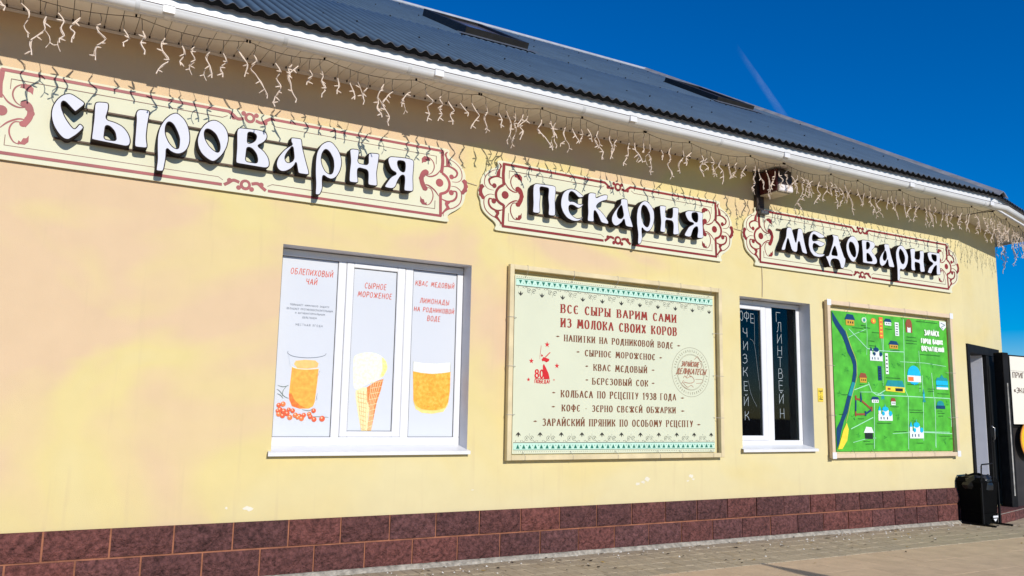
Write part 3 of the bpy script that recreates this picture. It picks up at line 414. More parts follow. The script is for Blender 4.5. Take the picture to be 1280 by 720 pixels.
for nd in SOFFIT.node_tree.nodes:
    if nd.type == 'MAP_RANGE' and abs(nd.inputs[4].default_value - 1.5) < .01: nd.inputs[3].default_value = .93; nd.inputs[4].default_value = 1.06
DARKGAP = mat('dark_gap', (.05, .035, .025), .9)
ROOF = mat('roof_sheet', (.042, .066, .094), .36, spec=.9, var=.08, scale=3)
def roof_wave_shade():
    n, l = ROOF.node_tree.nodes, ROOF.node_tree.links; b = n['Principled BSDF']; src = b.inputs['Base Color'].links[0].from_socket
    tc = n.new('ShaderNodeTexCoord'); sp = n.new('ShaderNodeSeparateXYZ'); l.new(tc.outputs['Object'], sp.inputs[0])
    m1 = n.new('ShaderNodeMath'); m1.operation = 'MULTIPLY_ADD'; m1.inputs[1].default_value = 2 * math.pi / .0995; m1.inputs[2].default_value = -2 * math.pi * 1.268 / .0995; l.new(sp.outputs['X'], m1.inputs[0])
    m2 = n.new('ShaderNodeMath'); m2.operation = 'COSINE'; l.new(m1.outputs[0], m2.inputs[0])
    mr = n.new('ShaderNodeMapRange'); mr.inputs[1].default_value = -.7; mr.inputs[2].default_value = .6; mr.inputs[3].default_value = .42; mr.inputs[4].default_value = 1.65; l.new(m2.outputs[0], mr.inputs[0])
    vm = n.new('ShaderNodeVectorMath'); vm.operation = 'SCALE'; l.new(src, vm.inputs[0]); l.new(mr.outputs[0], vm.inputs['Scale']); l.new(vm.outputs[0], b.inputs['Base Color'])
roof_wave_shade()      # shading painted into the colour: valleys darkened, crests lightened
SHEETEDGE = mat('sheet_edge', (.13, .12, .11), .6)
BLACK = mat('black_plastic', (.004, .004, .004), .85, spec=.05, var=.1)
SIDE = mat('letter_side', (.018, .009, .008), .7, spec=.15, var=.3, scale=6)
FACE = mat('letter_face', (.66, .665, .72), .7, spec=.12, var=.02, scale=4)
BOARD = mat('cream_board', (.70, .685, .50), .7, spec=.15, var=.02, scale=3)
RED1 = mat('faded_red_print', (.33, .062, .062), .5, var=.12, scale=5)
RED2 = mat('dark_red_print', (.235, .016, .014), .5, var=.1, scale=5)
THIN = mat('thin_line_print', (.20, .07, .05), .5)
DARKMETAL = mat('dark_metal', (.010, .010, .010), .65, spec=.15, var=.2)
TUBE = mat('cream_tube', (.69, .575, .34), .5, var=.08, scale=6)
TUBE_W = mat('wood_cream_tube', (.70, .545, .37), .6, var=.04, scale=9)
BANNER = mat('mint_banner', (.63, .65, .475), .5, var=.02, scale=2, bump=.12, bscale=3)
GREEN_MAP = mat('map_green', (.085, .47, .035), .5, var=.14, scale=9, bump=.15, bscale=3)
GROUND = mat('ground_asphalt', (.085, .08, .072), .9, var=.12, scale=1.5, bump=.5, bscale=50)
PAVER = random_mat('paver_grey', [(.42, .340, .230), (.39, .320, .220), (.44, .360, .245), (.41, .328, .215)], .9, .5, 60, 9)
SLAB = random_mat('slab_light', [(.60, .435, .275), (.58, .425, .27), (.615, .445, .285)], .9, .5, 60, 5)
MORTARGREY = mat('grey_mortar', (.40, .36, .29), .95, var=.25, scale=20, bump=1, bscale=60)
for M_ in (PAVER, SLAB):
    for nd in M_.node_tree.nodes:
        if nd.type == 'MAP_RANGE' and abs(nd.inputs[4].default_value - 1.5) < .01: nd.inputs[3].default_value = .8; nd.inputs[4].default_value = 1.15

# ---------------------------------------------------------------- setting: ground
g = MB(); g.add([(-200, -200, -.06), (200, -200, -.06), (200, 200, -.06), (-200, 200, -.06)], [(0, 1, 2, 3)])
tag(g.build('ground', GROUND), kind='structure')
pave = MB(); pave.box(-6, 24, -1.03, -.03, -.056, -.045)
pavement = tag(pave.build('pavement', mat('joint_sand', (.13, .11, .08), .95, var=.2)), kind='structure')
def frustum(w, d, h, ins=.004):
    b = MB()
    b.add([(0, 0, 0), (w, 0, 0), (w, d, 0), (0, d, 0), (0, 0, h - ins), (w, 0, h - ins), (w, d, h - ins), (0, d, h - ins), (ins, ins, h), (w - ins, ins, h), (w - ins, d - ins, h), (ins, d - ins, h)],
          [(0, 1, 5, 4), (1, 2, 6, 5), (2, 3, 7, 6), (3, 0, 4, 7), (4, 5, 9, 8), (5, 6, 10, 9), (6, 7, 11, 10), (7, 4, 8, 11), (8, 9, 10, 11)])
    return b
def mesh_of(b, name, mt):
    me = bpy.data.meshes.new(name); me.from_pydata(b.v, [], b.f); me.materials.append(mt); me.update(); return me
pm = mesh_of(frustum(.096, .196, .026), 'paver', PAVER)
rest = MB(); fr = frustum(.096, .196, .026)
cnt = 0
for i in range(-59, 239):
    x = i * .1
    for r_ in range(5):
        y = -.03 - (r_ + 1) * .2
        xx = x + (.05 if r_ % 2 else 0)
        z = -.050 + random.uniform(-.0015, .0015)
        if 1.7 <= x and cnt < 298:
            o = bpy.data.objects.new('paver', pm); col.objects.link(o); o.parent = pavement; o.location = (xx, y, z)
            o.rotation_euler = (random.uniform(-.004, .004), random.uniform(-.008, .008), 0); cnt += 1
        else:
            rest.add([(a + xx, b + y, c + z) for a, b, c in fr.v], fr.f)
tag(rest.build('distant_paver', PAVER, pavement), kind='stuff')
slabs = MB(); slabs.box(-6, 24, -6.0, -1.034, -.057, -.047)
path = tag(slabs.build('path', mat('path_bed', (.38, .30, .21), .95)), kind='structure')
sm_ = mesh_of(frustum(.4985, .4985, .02, .0015), 'paving_slab', SLAB)
for i in range(4, 34):
    for j in range(3):
        o = bpy.data.objects.new('paving_slab', sm_); col.objects.link(o); o.parent = path
        o.location = (i * .5 + (.25 if j % 2 else 0), -1.036 - (j + 1) * .5, -.0465 + random.uniform(-.001, .001))
srest = MB(); f2 = frustum(.4985, .4985, .02, .0015)
for i in range(-12, 47):
    for j in range(10):
        if 4 <= i < 34 and j < 3: continue
        srest.add([(a + i * .5 + (.25 if j % 2 else 0), b - 1.036 - (j + 1) * .5, c - .0465) for a, b, c in f2.v], f2.f)
tag(srest.build('distant_paving_slab', SLAB, path), kind='stuff')
# litter by the wall
lf = MB()
for k in range(150):
    x = random.uniform(2.5, 11); y = -abs(random.gauss(.0, .55)) - .05; s = random.uniform(.010, .028); a = random.uniform(0, 6.28)
    p = [(math.cos(a) * s, math.sin(a) * s), (-math.sin(a) * s * .45, math.cos(a) * s * .45), (-math.cos(a) * s, -math.sin(a) * s), (math.sin(a) * s * .45, -math.cos(a) * s * .45)]
    zz = [random.uniform(.0, .010) for _ in p]
    lf.add([(x + q[0], y + q[1], -.021 + w_) for q, w_ in zip(p, zz)], [(0, 1, 2), (0, 2, 3)], 0 if k % 4 else 1)
tag(lf.build('fallen_leaves', [mat('dead_leaf', (.035, .022, .012), .8, var=.4), mat('yellow_leaf', (.35, .22, .05), .8)]), 'small dead leaves scattered on the paving along the wall', 'leaves', kind='stuff')
cb = MB()
for k in range(150):
    x = random.uniform(1.8, 10); y = -.05 - abs(random.gauss(0, .3)); s = random.uniform(.005, .017)
    pts = [(x + s * random.uniform(.5, 1) * math.cos(t), y + s * random.uniform(.5, 1) * math.sin(t), -.024) for t in (0, 1.3, 2.6, 3.9, 5.2)]
    cb.add(pts + [(x, y, -.024 + s * .7)], [(i, (i + 1) % 5, 5) for i in range(5)])
tag(cb.build('plaster_crumbs', mat('crumb', (.66, .62, .55), .9)), 'pale crumbs of plaster on the paving at the foot of the wall', 'plaster crumbs', kind='stuff')

# ---------------------------------------------------------------- building
bld = tag(empty('shop_building'), 'long yellow rendered shop with dark corrugated roof and red split-face stone plinth', 'building')
TH = R(15); CT, ST = math.cos(TH), math.sin(TH)
F0 = (10.3, 0.0); F1 = (10.3 + 1.6 * CT, 1.6 * ST)
def fxf(s, y, z): return (F0[0] + s * CT - y * ST, F0[1] + s * ST + y * CT, z)     # facet frame to world
W1 = (1.555, 3.190, .885, 2.48); W2 = (6.365, 7.438, .875, 2.48)
WALLTOP = 3.95
def sheet_with_holes(x0, x1, z0, z1, holes, step=1.0):
    xs = sorted({x0, x1, *[h[0] for h in holes], *[h[1] for h in holes]}); zs = sorted({z0, z1, *[h[2] for h in holes], *[h[3] for h in holes]})
    b = MB()
    for i in range(len(xs) - 1):
        for j in range(len(zs) - 1):
            cx, cz = (xs[i] + xs[i + 1]) / 2, (zs[j] + zs[j + 1]) / 2
            if any(h[0] < cx < h[1] and h[2] < cz < h[3] for h in holes): continue
            b.add([(xs[i], 0, zs[j]), (xs[i + 1], 0, zs[j]), (xs[i + 1], 0, zs[j + 1]), (xs[i], 0, zs[j + 1])], [(0, 1, 2, 3)])
    return b
fw = sheet_with_holes(-6, 10.3, -.1, WALLTOP, [W1, W2])
DOOR = (.03, 1.375, .12, 2.2)
ff = sheet_with_holes(0, 1.6, -.1, WALLTOP, [DOOR])
fw.add([fxf(*v) for v in ff.v], ff.f)
fw.build('facade_wall', WALL, bld)
T3 = R(80)
B1 = (F1[0] + 9.5 * math.cos(T3), F1[1] + 9.5 * math.sin(T3))
ow = MB()
pts = [F1, B1, (-6, B1[1]), (-6, 0)]
for a, b_ in zip(pts[:-1], pts[1:]):
    ow.add([(a[0], a[1], -.1), (b_[0], b_[1], -.1), (b_[0], b_[1], WALLTOP), (a[0], a[1], WALLTOP)], [(0, 1, 2, 3)])
ow.build('outer_wall', WALL, bld)
# chipped paint low on the wall
ch = MB()
for cx, cz, s in [(1.417, .49, .03), (1.26, .50, .012), (5.12, .615, .030), (5.07, .59, .022), (5.00, .575, .024), (5.66, .63, .028), (5.69, .60, .018), (5.62, .585, .014), (3.25, .57, .010)]:
    n_ = 9; pp = [(cx + s * random.uniform(.35, 1.1) * math.cos(t * 2 * math.pi / n_) * 1.5, cz + s * random.uniform(.25, .9) * math.sin(t * 2 * math.pi / n_)) for t in range(n_)]
    ch.poly(pp, -.0015)
ch.build('paint_chip', mat('bare_plaster', (.74, .69, .56), .9, var=.05), bld)

# plinth: mortar bed and two courses of split-face bricks
pl = MB(); pl.box(-6, 10.3, -.012, -.002, -.06, .398)
plf = MB(); plf.box(.0, .03, -.012, -.002, -.06, .398); plf.box(1.378, 1.6, -.012, -.002, -.06, .398)
pl.add([fxf(*v) for v in plf.v], plf.f)
plinth = pl.build('plinth', MORTAR, bld)
def rough_brick(w, h, seed, nx=7, nz=3):
    rnd = random.Random(seed); b = MB(); vs = []
    for j in range(nz + 1):
        for i in range(nx + 1):
            e = (i in (0, nx)) or (j in (0, nz))
            vs.append((i * w / nx + (0 if i in (0, nx) else rnd.uniform(-.008, .008)), -.022 - (0 if e else rnd.uniform(.000, .024)), j * h / nz + (0 if j in (0, nz) else rnd.uniform(-.008, .008))))
    fs = [(j * (nx + 1) + i, j * (nx + 1) + i + 1, (j + 1) * (nx + 1) + i + 1, (j + 1) * (nx + 1) + i) for j in range(nz) for i in range(nx)]
    b.add(vs, fs)
    b.add([(0, -.022, 0), (w, -.022, 0), (w, -.022, h), (0, -.022, h), (0, -.006, 0), (w, -.006, 0), (w, -.006, h), (0, -.006, h)], [(0, 4, 5, 1), (1, 5, 6, 2), (2, 6, 7, 3), (3, 7, 4, 0)])
    return b
bms = [mesh_of(rough_brick(.388, .186, k), 'brick', BRICK) for k in range(7)]
for row in range(2):
    z = .012 if row == 0 else .2125
    x = -5.884 + (.006) - (.2 if row == 0 else 0) - .0
    k = 0
    while x < 10.3:
        w = min(.388, 10.3 - x)
        if w > .05:
            o = bpy.data.objects.new('brick', bms[(k * 5 + row * 3 + k // 4) % 7]); col.objects.link(o); o.parent = plinth
            o.location = (x, random.uniform(-.003, .003), z); o.scale = (w / .388, 1, 1)
        x += .4; k += 1
for row in range(2):
    o = bpy.data.objects.new('brick', bms[row]); col.objects.link(o); o.parent = plinth
    p = fxf(1.39, 0, 0); o.location = (p[0], p[1], .012 + row * .2); o.rotation_euler = (0, 0, TH); o.scale = (.5, 1, 1)
# cement fillet at the foot
ft = MB(); n_ = 120
for i in range(n_ + 1):
    x = -2 + i * 12.3 / n_; d = .02 + random.uniform(-.012, .014); h = random.uniform(.002, .010)
    ft.v += [(x, -.012, .010 + h * .4), (x, -.035 - d * .3, .002), (x, -.04 - d, -.0235)]
for i in range(n_):
    for k in range(2):
        a = i * 3 + k; ft.f.append([a + 3, a, a + 1, a + 4]); ft.mi.append(0); ft.sm.append(True)
ft.build('cement_fillet', MORTARGREY, bld)

# eaves path: main front, chamfered door front, side
def path_pts(d, z, xs=-6.3):
    t1 = math.tan(TH / 2)
    p1 = (F0[0] + d * t1, -d)
    n1 = (ST, -CT); n2 = (math.sin(T3), -math.cos(T3)); k = d / (1 + n1[0] * n2[0] + n1[1] * n2[1])
    p2 = (F1[0] + (n1[0] + n2[0]) * k, F1[1] + (n1[1] + n2[1]) * k)
    p3 = (B1[0] + n2[0] * d, B1[1] + n2[1] * d)
    return [(xs, -d, z), (p1[0], p1[1], z), (p2[0], p2[1], z), (p3[0], p3[1], z)]
def sweep(mb, prof, mi=0, smooth=False, closed=True, xs=-6.3):
    rows = [path_pts(d, z, xs) for d, z in prof]
    n = len(rows); vs = [rows[j][i] for i in range(4) for j in range(n)]
    fs = []
    for i in range(3):
        for j in range(n if closed else n - 1):
            k = (j + 1) % n
            fs.append((i * n + j, (i + 1) * n + j, (i + 1) * n + k, i * n + k))
    mb.add(vs, fs, mi, smooth)
    mb.add([rows[j][0] for j in range(n)], [tuple(range(n))], mi) if closed else None
SZ0, SZ1, SD = 3.885, 3.868, .455
fs_ = MB(); sweep(fs_, [(.462, 3.862), (.485, 3.862), (.485, 4.062), (.462, 4.062)])
fs_.build('fascia', FASCIA, bld)
# vinyl soffit planks
sof = MB(); sweep(sof, [(.0, 3.945), (.46, 3.93), (.46, 3.94), (0, 3.955)]); sweep(sof, [(.002, 3.873), (.012, 3.873), (.012, 3.893), (.002, 3.893)], 1)
soffit = sof.build('soffit', [DARKGAP, SOFFIT], bld)
def plank_bm(w, L_):
    b = MB(); b.box(0, w, -L_, -.0, -.004, .004); return b
pk = mesh_of(plank_bm(.096, SD), 'soffit_plank', SOFFIT)
rp = MB()
for i in range(-60, 104):
    x = -.010 + i * .1
    if x + .1 > 10.36: continue
    zi = 3.915 - .005 * max(x, -1)
    if x > -1.0:
        o = bpy.data.objects.new('soffit_plank', pk); col.objects.link(o); o.parent = soffit
        o.location = (x, -.001, zi); o.rotation_euler = (math.atan2(zi - SZ1, SD), 0, 0)
    else:
        rp.box(x, x + .096, -SD, -.002, SZ1 + .004, SZ1 + .012)
# planks over the door front and the corner
prm = path_pts(SD, 3.872)
rp.add([(F0[0] + .04, -.002, 3.862), (prm[1][0] + .0, prm[1][1], SZ1), (10.33, prm[1][1], SZ1)], [(0, 2, 1)])
for i in range(17):
    s = i * .1 + .004
    rp.add([fxf(s, 0, 3.866), fxf(s + .096, 0, 3.866), fxf(s + .096, -SD, 3.868), fxf(s, -SD, 3.868)], [(0, 1, 2, 3)])
    rp.add([fxf(s + .096, 0, 3.866), fxf(s + .1, 0, 3.866), fxf(s + .1, -SD, 3.868), fxf(s + .096, -SD, 3.868)], [(0, 1, 2, 3)], 1)
rp.add([fxf(1.7, 0.0, 3.866), fxf(1.7, -SD, 3.868), prm[2], (prm[2][0], prm[2][1] + .0, 3.868), prm[3], (B1[0], B1[1], 3.868), (F1[0], F1[1], 3.866)], [(0, 1, 2, 4, 5, 6)])
tag(rp.build('soffit_boards', [SOFFIT, DARKGAP], bld), kind='stuff')
# J trim with dark pockets at the plank joints
jt = MB()
for i in range(-8, 104):
    x = -.012 + i * .1
    zi = 3.915 - .005 * max(x, -1)
    jt.box(x - .005, x + .005, -.024, -.004, zi - .018, zi - .004)
tag(jt.build('plank_pocket', DARKGAP, bld), kind='stuff')
tr = MB()
tr.add([(-1.2, -.001, 3.921), (-1.2, -.016, 3.921), (-1.2, -.016, 3.905), (-1.2, -.001, 3.905), (10.3, -.001, 3.863), (10.3, -.016, 3.863), (10.3, -.016, 3.850), (10.3, -.001, 3.850)],
       [(0, 1, 5, 4), (1, 2, 6, 5), (2, 3, 7, 6), (3, 0, 4, 7)])
tr.build('soffit_trim', SOFFIT, bld)
# gutter: half round with rolled lip, brackets, joints
gu = MB(); gc, gz, gr = .570, 3.879, .047
prof = [(gc - gr, gz + .012)] + [(gc - gr * math.cos(t * math.pi / 12), gz - gr * math.sin(t * math.pi / 12)) for t in range(13)] + [(gc + gr + .006, gz + .006), (gc + gr + .002, gz + .011), (gc + gr - .004, gz + .006)] + [(gc - (gr - .004) * math.cos(t * math.pi / 12), gz - (gr - .004) * math.sin(t * math.pi / 12)) for t in range(12, -1, -1)]
sweep(gu, prof, 0, True)
gutter = gu.build('gutter', GUTTER, bld)
gl_ = MB(); sweep(gl_, [(gc + gr - .003, gz + .0085), (gc + gr + .004, gz + .0115), (gc + gr + .003, gz + .0175), (gc + gr - .004, gz + .0165)])  # dark strip painted as the shadow gap above the lip
gl_.build('lip_shade_strip', mat('lip_shade', (.10, .075, .065), .7), gutter)
def gring(x0, x1, r, name, mt, hook=False):
    b = MB(); n = 12
    for x in (x0, x1):
        b.v += [(x, -(gc - r * math.cos(t * math.pi / n)), gz - r * math.sin(t * math.pi / n)) for t in range(n + 1)]
    for t in range(n): b.f.append([t, t + 1, n + 2 + t, n + 1 + t]); b.mi.append(0); b.sm.append(True)
    q = [(x0, -(gc - r * math.cos(t * math.pi / n)), gz - r * math.sin(t * math.pi / n)) for t in range(n + 1)] + [(x0, -(gc - (r - .004) * math.cos(t * math.pi / n)), gz - (r - .004) * math.sin(t * math.pi / n)) for t in range(n + 1)]
    b.add(q, [(t, n + 1 + t, n + 2 + t, t + 1) for t in range(n)])
    b.add([(x1, v[1], v[2]) for v in q], [(t, t + 1, n + 2 + t, n + 1 + t) for t in range(n)])
    if hook:
        b.box(x0 - .012, x1 + .012, -(gc + r + .010), -(gc + r - .006), gz - .035, gz + .018)
        b.box(x0 - .012, x1 + .012, -(gc + r + .010), -.486, gz + .014, gz + .018)
    return b.build(name, mt, gutter)
for x in (.338, 1.323, 2.288, 3.932, 5.551, 7.1, 8.7, 9.9): gring(x, x + .03, gr + .003, 'gutter_joint', mat('gutter_seam', (.60, .60, .58), .4))
for x in (-.6, .52, 2.52, 4.45, 6.42, 8.44, 10.0): gring(x, x + .05, gr + .005, 'gutter_bracket', FASCIA, True)

# corrugated roof: three courses of sheets, hip and ridge caps
PIT = R(31.2); EY, EZ = -.535, 4.020; PER, AMP = .0995, .0150
RY = 5.5; RZ = EZ + (RY - EY) * math.tan(PIT)
hx0 = path_pts(-EY, 0)[1][0]; HL = math.tan(TH / 2)
TOPX = hx0 - HL * (RY - EY)
def ztop(y): return EZ + (y - EY) * math.tan(PIT)
def wave(x): return AMP * (1 + math.cos(2 * math.pi * (x - 1.268) / PER))
roof = MB(); roof.add([(-6.4, EY + .05, ztop(EY + .05) - .03), (hx0 - .03, EY + .05, ztop(EY + .05) - .03), (TOPX, RY, RZ - .03), (-6.4, RY, RZ - .03)], [(0, 1, 2, 3)])
roof.add([(-6.4, 2 * RY - EY, EZ), (TOPX + 1.5, 2 * RY - EY, EZ), (TOPX, RY, RZ), (-6.4, RY, RZ)], [(0, 3, 2, 1)])
e2 = path_pts(-EY, EZ)
roof.add([e2[1], e2[2], e2[3], (TOPX, RY, RZ - .02), (TOPX + 1.5, 2 * RY - EY, EZ)], [(0, 1, 3), (1, 2, 3), (2, 4, 3)])
HOLLOW_SHADE = mat('hollow_shade', (.006, .006, .006), 1.0, spec=0.0)  # black stands in for the unlit hollows below the sheet waves
ffl = MB(); pz = [path_pts(.532, z_)[1:3] for z_ in (4.020, 4.045)]; ffl.add([pz[0][0], pz[0][1], pz[1][1], pz[1][0]], [(0, 1, 2, 3)])
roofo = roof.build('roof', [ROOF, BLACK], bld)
ffl.build('eaves_shade_strip', HOLLOW_SHADE, roofo)
courses = [(EY, 2.1), (2.0, RY)]
for ci, (ya, yb) in enumerate(courses):
    b = MB(); xs = []; x = -6.4
    while x < hx0: xs.append(x); x += PER / 8
    lift = 0.0
    vt = []; idx = {}
    for x in xs:
        hy = RY if x < TOPX else EY + (hx0 - x) / HL
        y1 = min(yb, hy)
        if y1 <= ya + .02: break
        w = wave(x) + .025 - (.003 if ci else 0)
        vt += [(x, ya, ztop(ya) + w + lift), (x, y1, ztop(y1) + w + lift), (x, ya, ztop(ya) + w - .004 + lift), (x, ya + .25, ztop(ya + .25) + w - .005 + lift)]
    n_ = len(vt) // 4; f = []
    for i in range(n_ - 1):
        a, c = i * 4, i * 4 + 4
        f += [(a, c, c + 1, a + 1), (a, a + 2, c + 2, c), (a + 2, a + 3, c + 3, c + 2)]
    b.add(vt, f, 0, True)
    for i in range(n_ - 1):       # pale cut edge
        b.f[3 * i + 1] = b.f[3 * i + 1]; b.mi[3 * i + 1] = 1
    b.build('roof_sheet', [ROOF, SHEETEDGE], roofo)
    if ci == 0:                   # black wave-shaped strip painted as the shade in the hollows under the sheet
        fl_ = MB(); vv = []
        for i in range(n_):
            x = vt[i * 4][0]; zb_ = 4.021 + .0045 * math.cos(2 * math.pi * (x - 1.268) / PER); vv += [(x, EY + .003, vt[i * 4 + 2][2] + .001), (x, EY + .003, zb_), (x, EY + .010, zb_)]
        fl_.add(vv, [q for i in range(n_ - 1) for q in ((i * 3, i * 3 + 1, i * 3 + 4, i * 3 + 3), (i * 3 + 1, i * 3 + 2, i * 3 + 5, i * 3 + 4))])
        fl_.build('eaves_shade_strip', HOLLOW_SHADE, roofo)
nl = MB(); k = 0; x = 1.268 - 60 * PER
while x < hx0:
    for yy in (.35, 1.95, 3.3, 4.8):
        hy = RY if x < TOPX else EY + (hx0 - x) / HL
        if yy < hy - .1:
            zz = ztop(yy) + 2 * AMP + .025; nl.box(x - .006, x + .006, yy - .007 + .02 * math.sin(k), yy + .007 + .02 * math.sin(k), zz - .004, zz + .005); k += 1
    x += PER * 3
tag(nl.build('roof_nail', DARKMETAL, roofo), kind='stuff')
# sheets over the door front
b = MB(); n_ = 110; vt = []
for i in range(n_ + 1):
    s = i / n_; pa = [e2[1][k] + (e2[2][k] - e2[1][k]) * s for k in range(2)]
    w = AMP * (1 + math.cos(2 * math.pi * s * 18)) + .008
    vt += [(pa[0], pa[1], EZ + w), (pa[0] + (TOPX - pa[0]) * .8, pa[1] + (RY - pa[1]) * .8, EZ + (RZ - EZ) * .8 + w), (pa[0], pa[1], EZ + w - .004)]
b.add(vt, [(i * 3, i * 3 + 3, i * 3 + 4, i * 3 + 1) for i in range(n_)] + [(i * 3, i * 3 + 2, i * 3 + 5, i * 3 + 3) for i in range(n_)], 0, True)
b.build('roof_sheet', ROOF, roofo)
CAP = mat('cap_metal', (.40, .42, .46), .35, spec=.6, var=.08)
rc = MB(); rc.tube([(-6.5, RY, RZ + .05), (TOPX, RY, RZ + .05)], .035, 10)
rc.build('ridge_cap', CAP, roofo)
hc = MB()
hv = Vector((TOPX - hx0, RY - EY, RZ - EZ))
h0 = Vector((hx0, EY, EZ + .055)) - hv.normalized() * .05
sid = Vector((1, HL, 0)).normalized(); up = Vector((0, 0, 1))
pr = [(-.13, -.035), (-.13, -.028), (-.05, .022), (0, .040), (.05, .022), (.13, -.028), (.13, -.035), (0, .030)]
vs = []
for base in (h0, h0 + hv + hv.normalized() * .1): vs += [tuple(base + sid * a + up * c) for a, c in pr]
hc.add(vs, [(i, (i + 1) % 8, 8 + (i + 1) % 8, 8 + i) for i in range(8)] + [tuple(reversed(range(8))), tuple(range(8, 16))])
hc.build('hip_cap', mat('hip_metal', (.22, .22, .23), .4, spec=.6, var=.15), roofo)
# roof windows: raised dark frames with glass
def skylight(x0, x1, y0, y1, h):
    nrm = Vector((0, -math.sin(PIT), math.cos(PIT))); ups = Vector((0, math.cos(PIT), math.sin(PIT)))
    L_ = (y1 - y0) / math.cos(PIT); o0 = Vector((x0, y0, ztop(y0) + .03))
    def T(a, b_, c): return tuple(o0 + Vector((a, 0, 0)) + ups * b_ + nrm * c)
    fr_ = MB(); w = x1 - x0; t = .09
    for (a0, a1, b0, b1) in ((0, w, 0, t), (0, w, L_ - t, L_), (0, t, t, L_ - t), (w - t, w, t, L_ - t)):
        vv = [T(a, b_, c) for c in (-.03, h) for a, b_ in ((a0, b0), (a1, b0), (a1, b1), (a0, b1))]
        fr_.add(vv, [(0, 3, 2, 1), (4, 5, 6, 7), (0, 1, 5, 4), (1, 2, 6, 5), (2, 3, 7, 6), (3, 0, 4, 7)])
    s_ = fr_.build('skylight', mat('skylight_frame', (.02, .018, .016), .5, var=.2), bld)
    gl = MB(); gl.add([T(t, t, h - .03), T(w - t, t, h - .03), T(w - t, L_ - t, h - .03), T(t, L_ - t, h - .03)], [(0, 1, 2, 3)])
    gl.build('skylight_glass', mat('skylight_glass', (.16, .15, .20), .12, spec=.8, var=.05), s_)
    fl = MB(); q = [T(-.12, -.18, .028), T(w + .12, -.18, .028), T(w + .12, .0, .034), T(-.12, .0, .034)]
    fl.add(q, [(0, 1, 2, 3)]); fl.build('flashing', mat('flashing', (.10, .11, .13), .5), s_)
skylight(4.20, 5.10, 2.38, 3.75, .11)
skylight(8.27, 9.0, 2.28, 3.45, .09)

# interior behind the windows and the door
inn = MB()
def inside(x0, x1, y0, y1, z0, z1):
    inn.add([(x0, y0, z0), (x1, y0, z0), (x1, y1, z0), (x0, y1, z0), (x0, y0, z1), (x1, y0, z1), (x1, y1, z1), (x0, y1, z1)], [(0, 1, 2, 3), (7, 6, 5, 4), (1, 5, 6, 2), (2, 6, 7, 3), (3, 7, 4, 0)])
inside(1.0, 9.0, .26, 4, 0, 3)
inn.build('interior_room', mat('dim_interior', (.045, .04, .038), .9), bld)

def window(name, x0, x1, z0, z1, bars, panes, rd=.15):
    rv = MB()
    rv.add([(x0, 0, z0), (x0, rd + .11, z0), (x0, rd + .11, z1), (x0, 0, z1)], [(0, 3, 2, 1)][::1]); rv.add([(x1, 0, z0), (x1, rd + .11, z0), (x1, rd + .11, z1), (x1, 0, z1)], [(0, 1, 2, 3)])
    rv.add([(x0, 0, z1), (x1, 0, z1), (x1, rd + .11, z1), (x0, rd + .11, z1)], [(0, 1, 2, 3)]); rv.add([(x0, 0, z0), (x1, 0, z0), (x1, rd + .11, z0), (x0, rd + .11, z0)], [(0, 3, 2, 1)])
    w = rv.build('window', REVEAL, bld)
    for (a0, a1, b0, b1, y0, nm) in bars:
        f = MB(); f.cbox(a0, a1, y0, y0 + .07, b0, b1, .005); f.build(nm, WHITE, w)
    for (a0, a1, b0, b1, y0, mt, nm) in panes:
        f = MB(); f.box(a0, a1, y0, y0 + .006, b0, b1); f.build(nm, mt, w)
    s = MB()
    sx0, sx1 = x0 - .03, x1 + .0
    s.add([(sx0, -.045, z0 + .010), (sx1 + .012, -.045, z0 + .010), (sx1, rd + .02, z0 + .052), (sx0 + .03, rd + .02, z0 + .052), (sx0, -.045, z0 - .018), (sx1 + .012, -.045, z0 - .018), (sx1 + .012, -.040, z0 - .018), (sx0, -.040, z0 - .018), (sx0, -.040, z0 + .002), (sx1 + .012, -.040, z0 + .002), (sx1, 0.0, z0 + .008), (sx0 + .03, 0.0, z0 + .008)],
          [(0, 1, 2, 3), (0, 4, 5, 1), (4, 7, 6, 5), (7, 8, 9, 6), (8, 11, 10, 9), (0, 8, 7, 4), (1, 5, 6, 9)])
    s.build('sill', WHITE, w)
    return w
def glass_mat():
    M = bpy.data.materials.new('window_glass'); M.use_nodes = True
    n, l = M.node_tree.nodes, M.node_tree.links; n.remove(n['Principled BSDF'])
    t = n.new('ShaderNodeBsdfTransparent'); t.inputs[0].default_value = (.70, .78, .76, 1)
    gg = n.new('ShaderNodeBsdfGlossy'); gg.inputs['Roughness'].default_value = .02
    fr2 = n.new('ShaderNodeFresnel'); fr2.inputs[0].default_value = 1.45
    nz = n.new('ShaderNodeTexNoise'); nz.inputs['Scale'].default_value = 2; bp = n.new('ShaderNodeBump'); bp.inputs['Strength'].default_value = .03
    l.new(nz.outputs[0], bp.inputs['Height']); l.new(bp.outputs[0], gg.inputs['Normal'])
    mx = n.new('ShaderNodeMixShader'); l.new(fr2.outputs[0], mx.inputs[0]); l.new(t.outputs[0], mx.inputs[1]); l.new(gg.outputs[0], mx.inputs[2])
    l.new(mx.outputs[0], n['Material Output'].inputs[0]); return M
GLASS = glass_mat()
F1z0, F1z1 = .932, 2.475
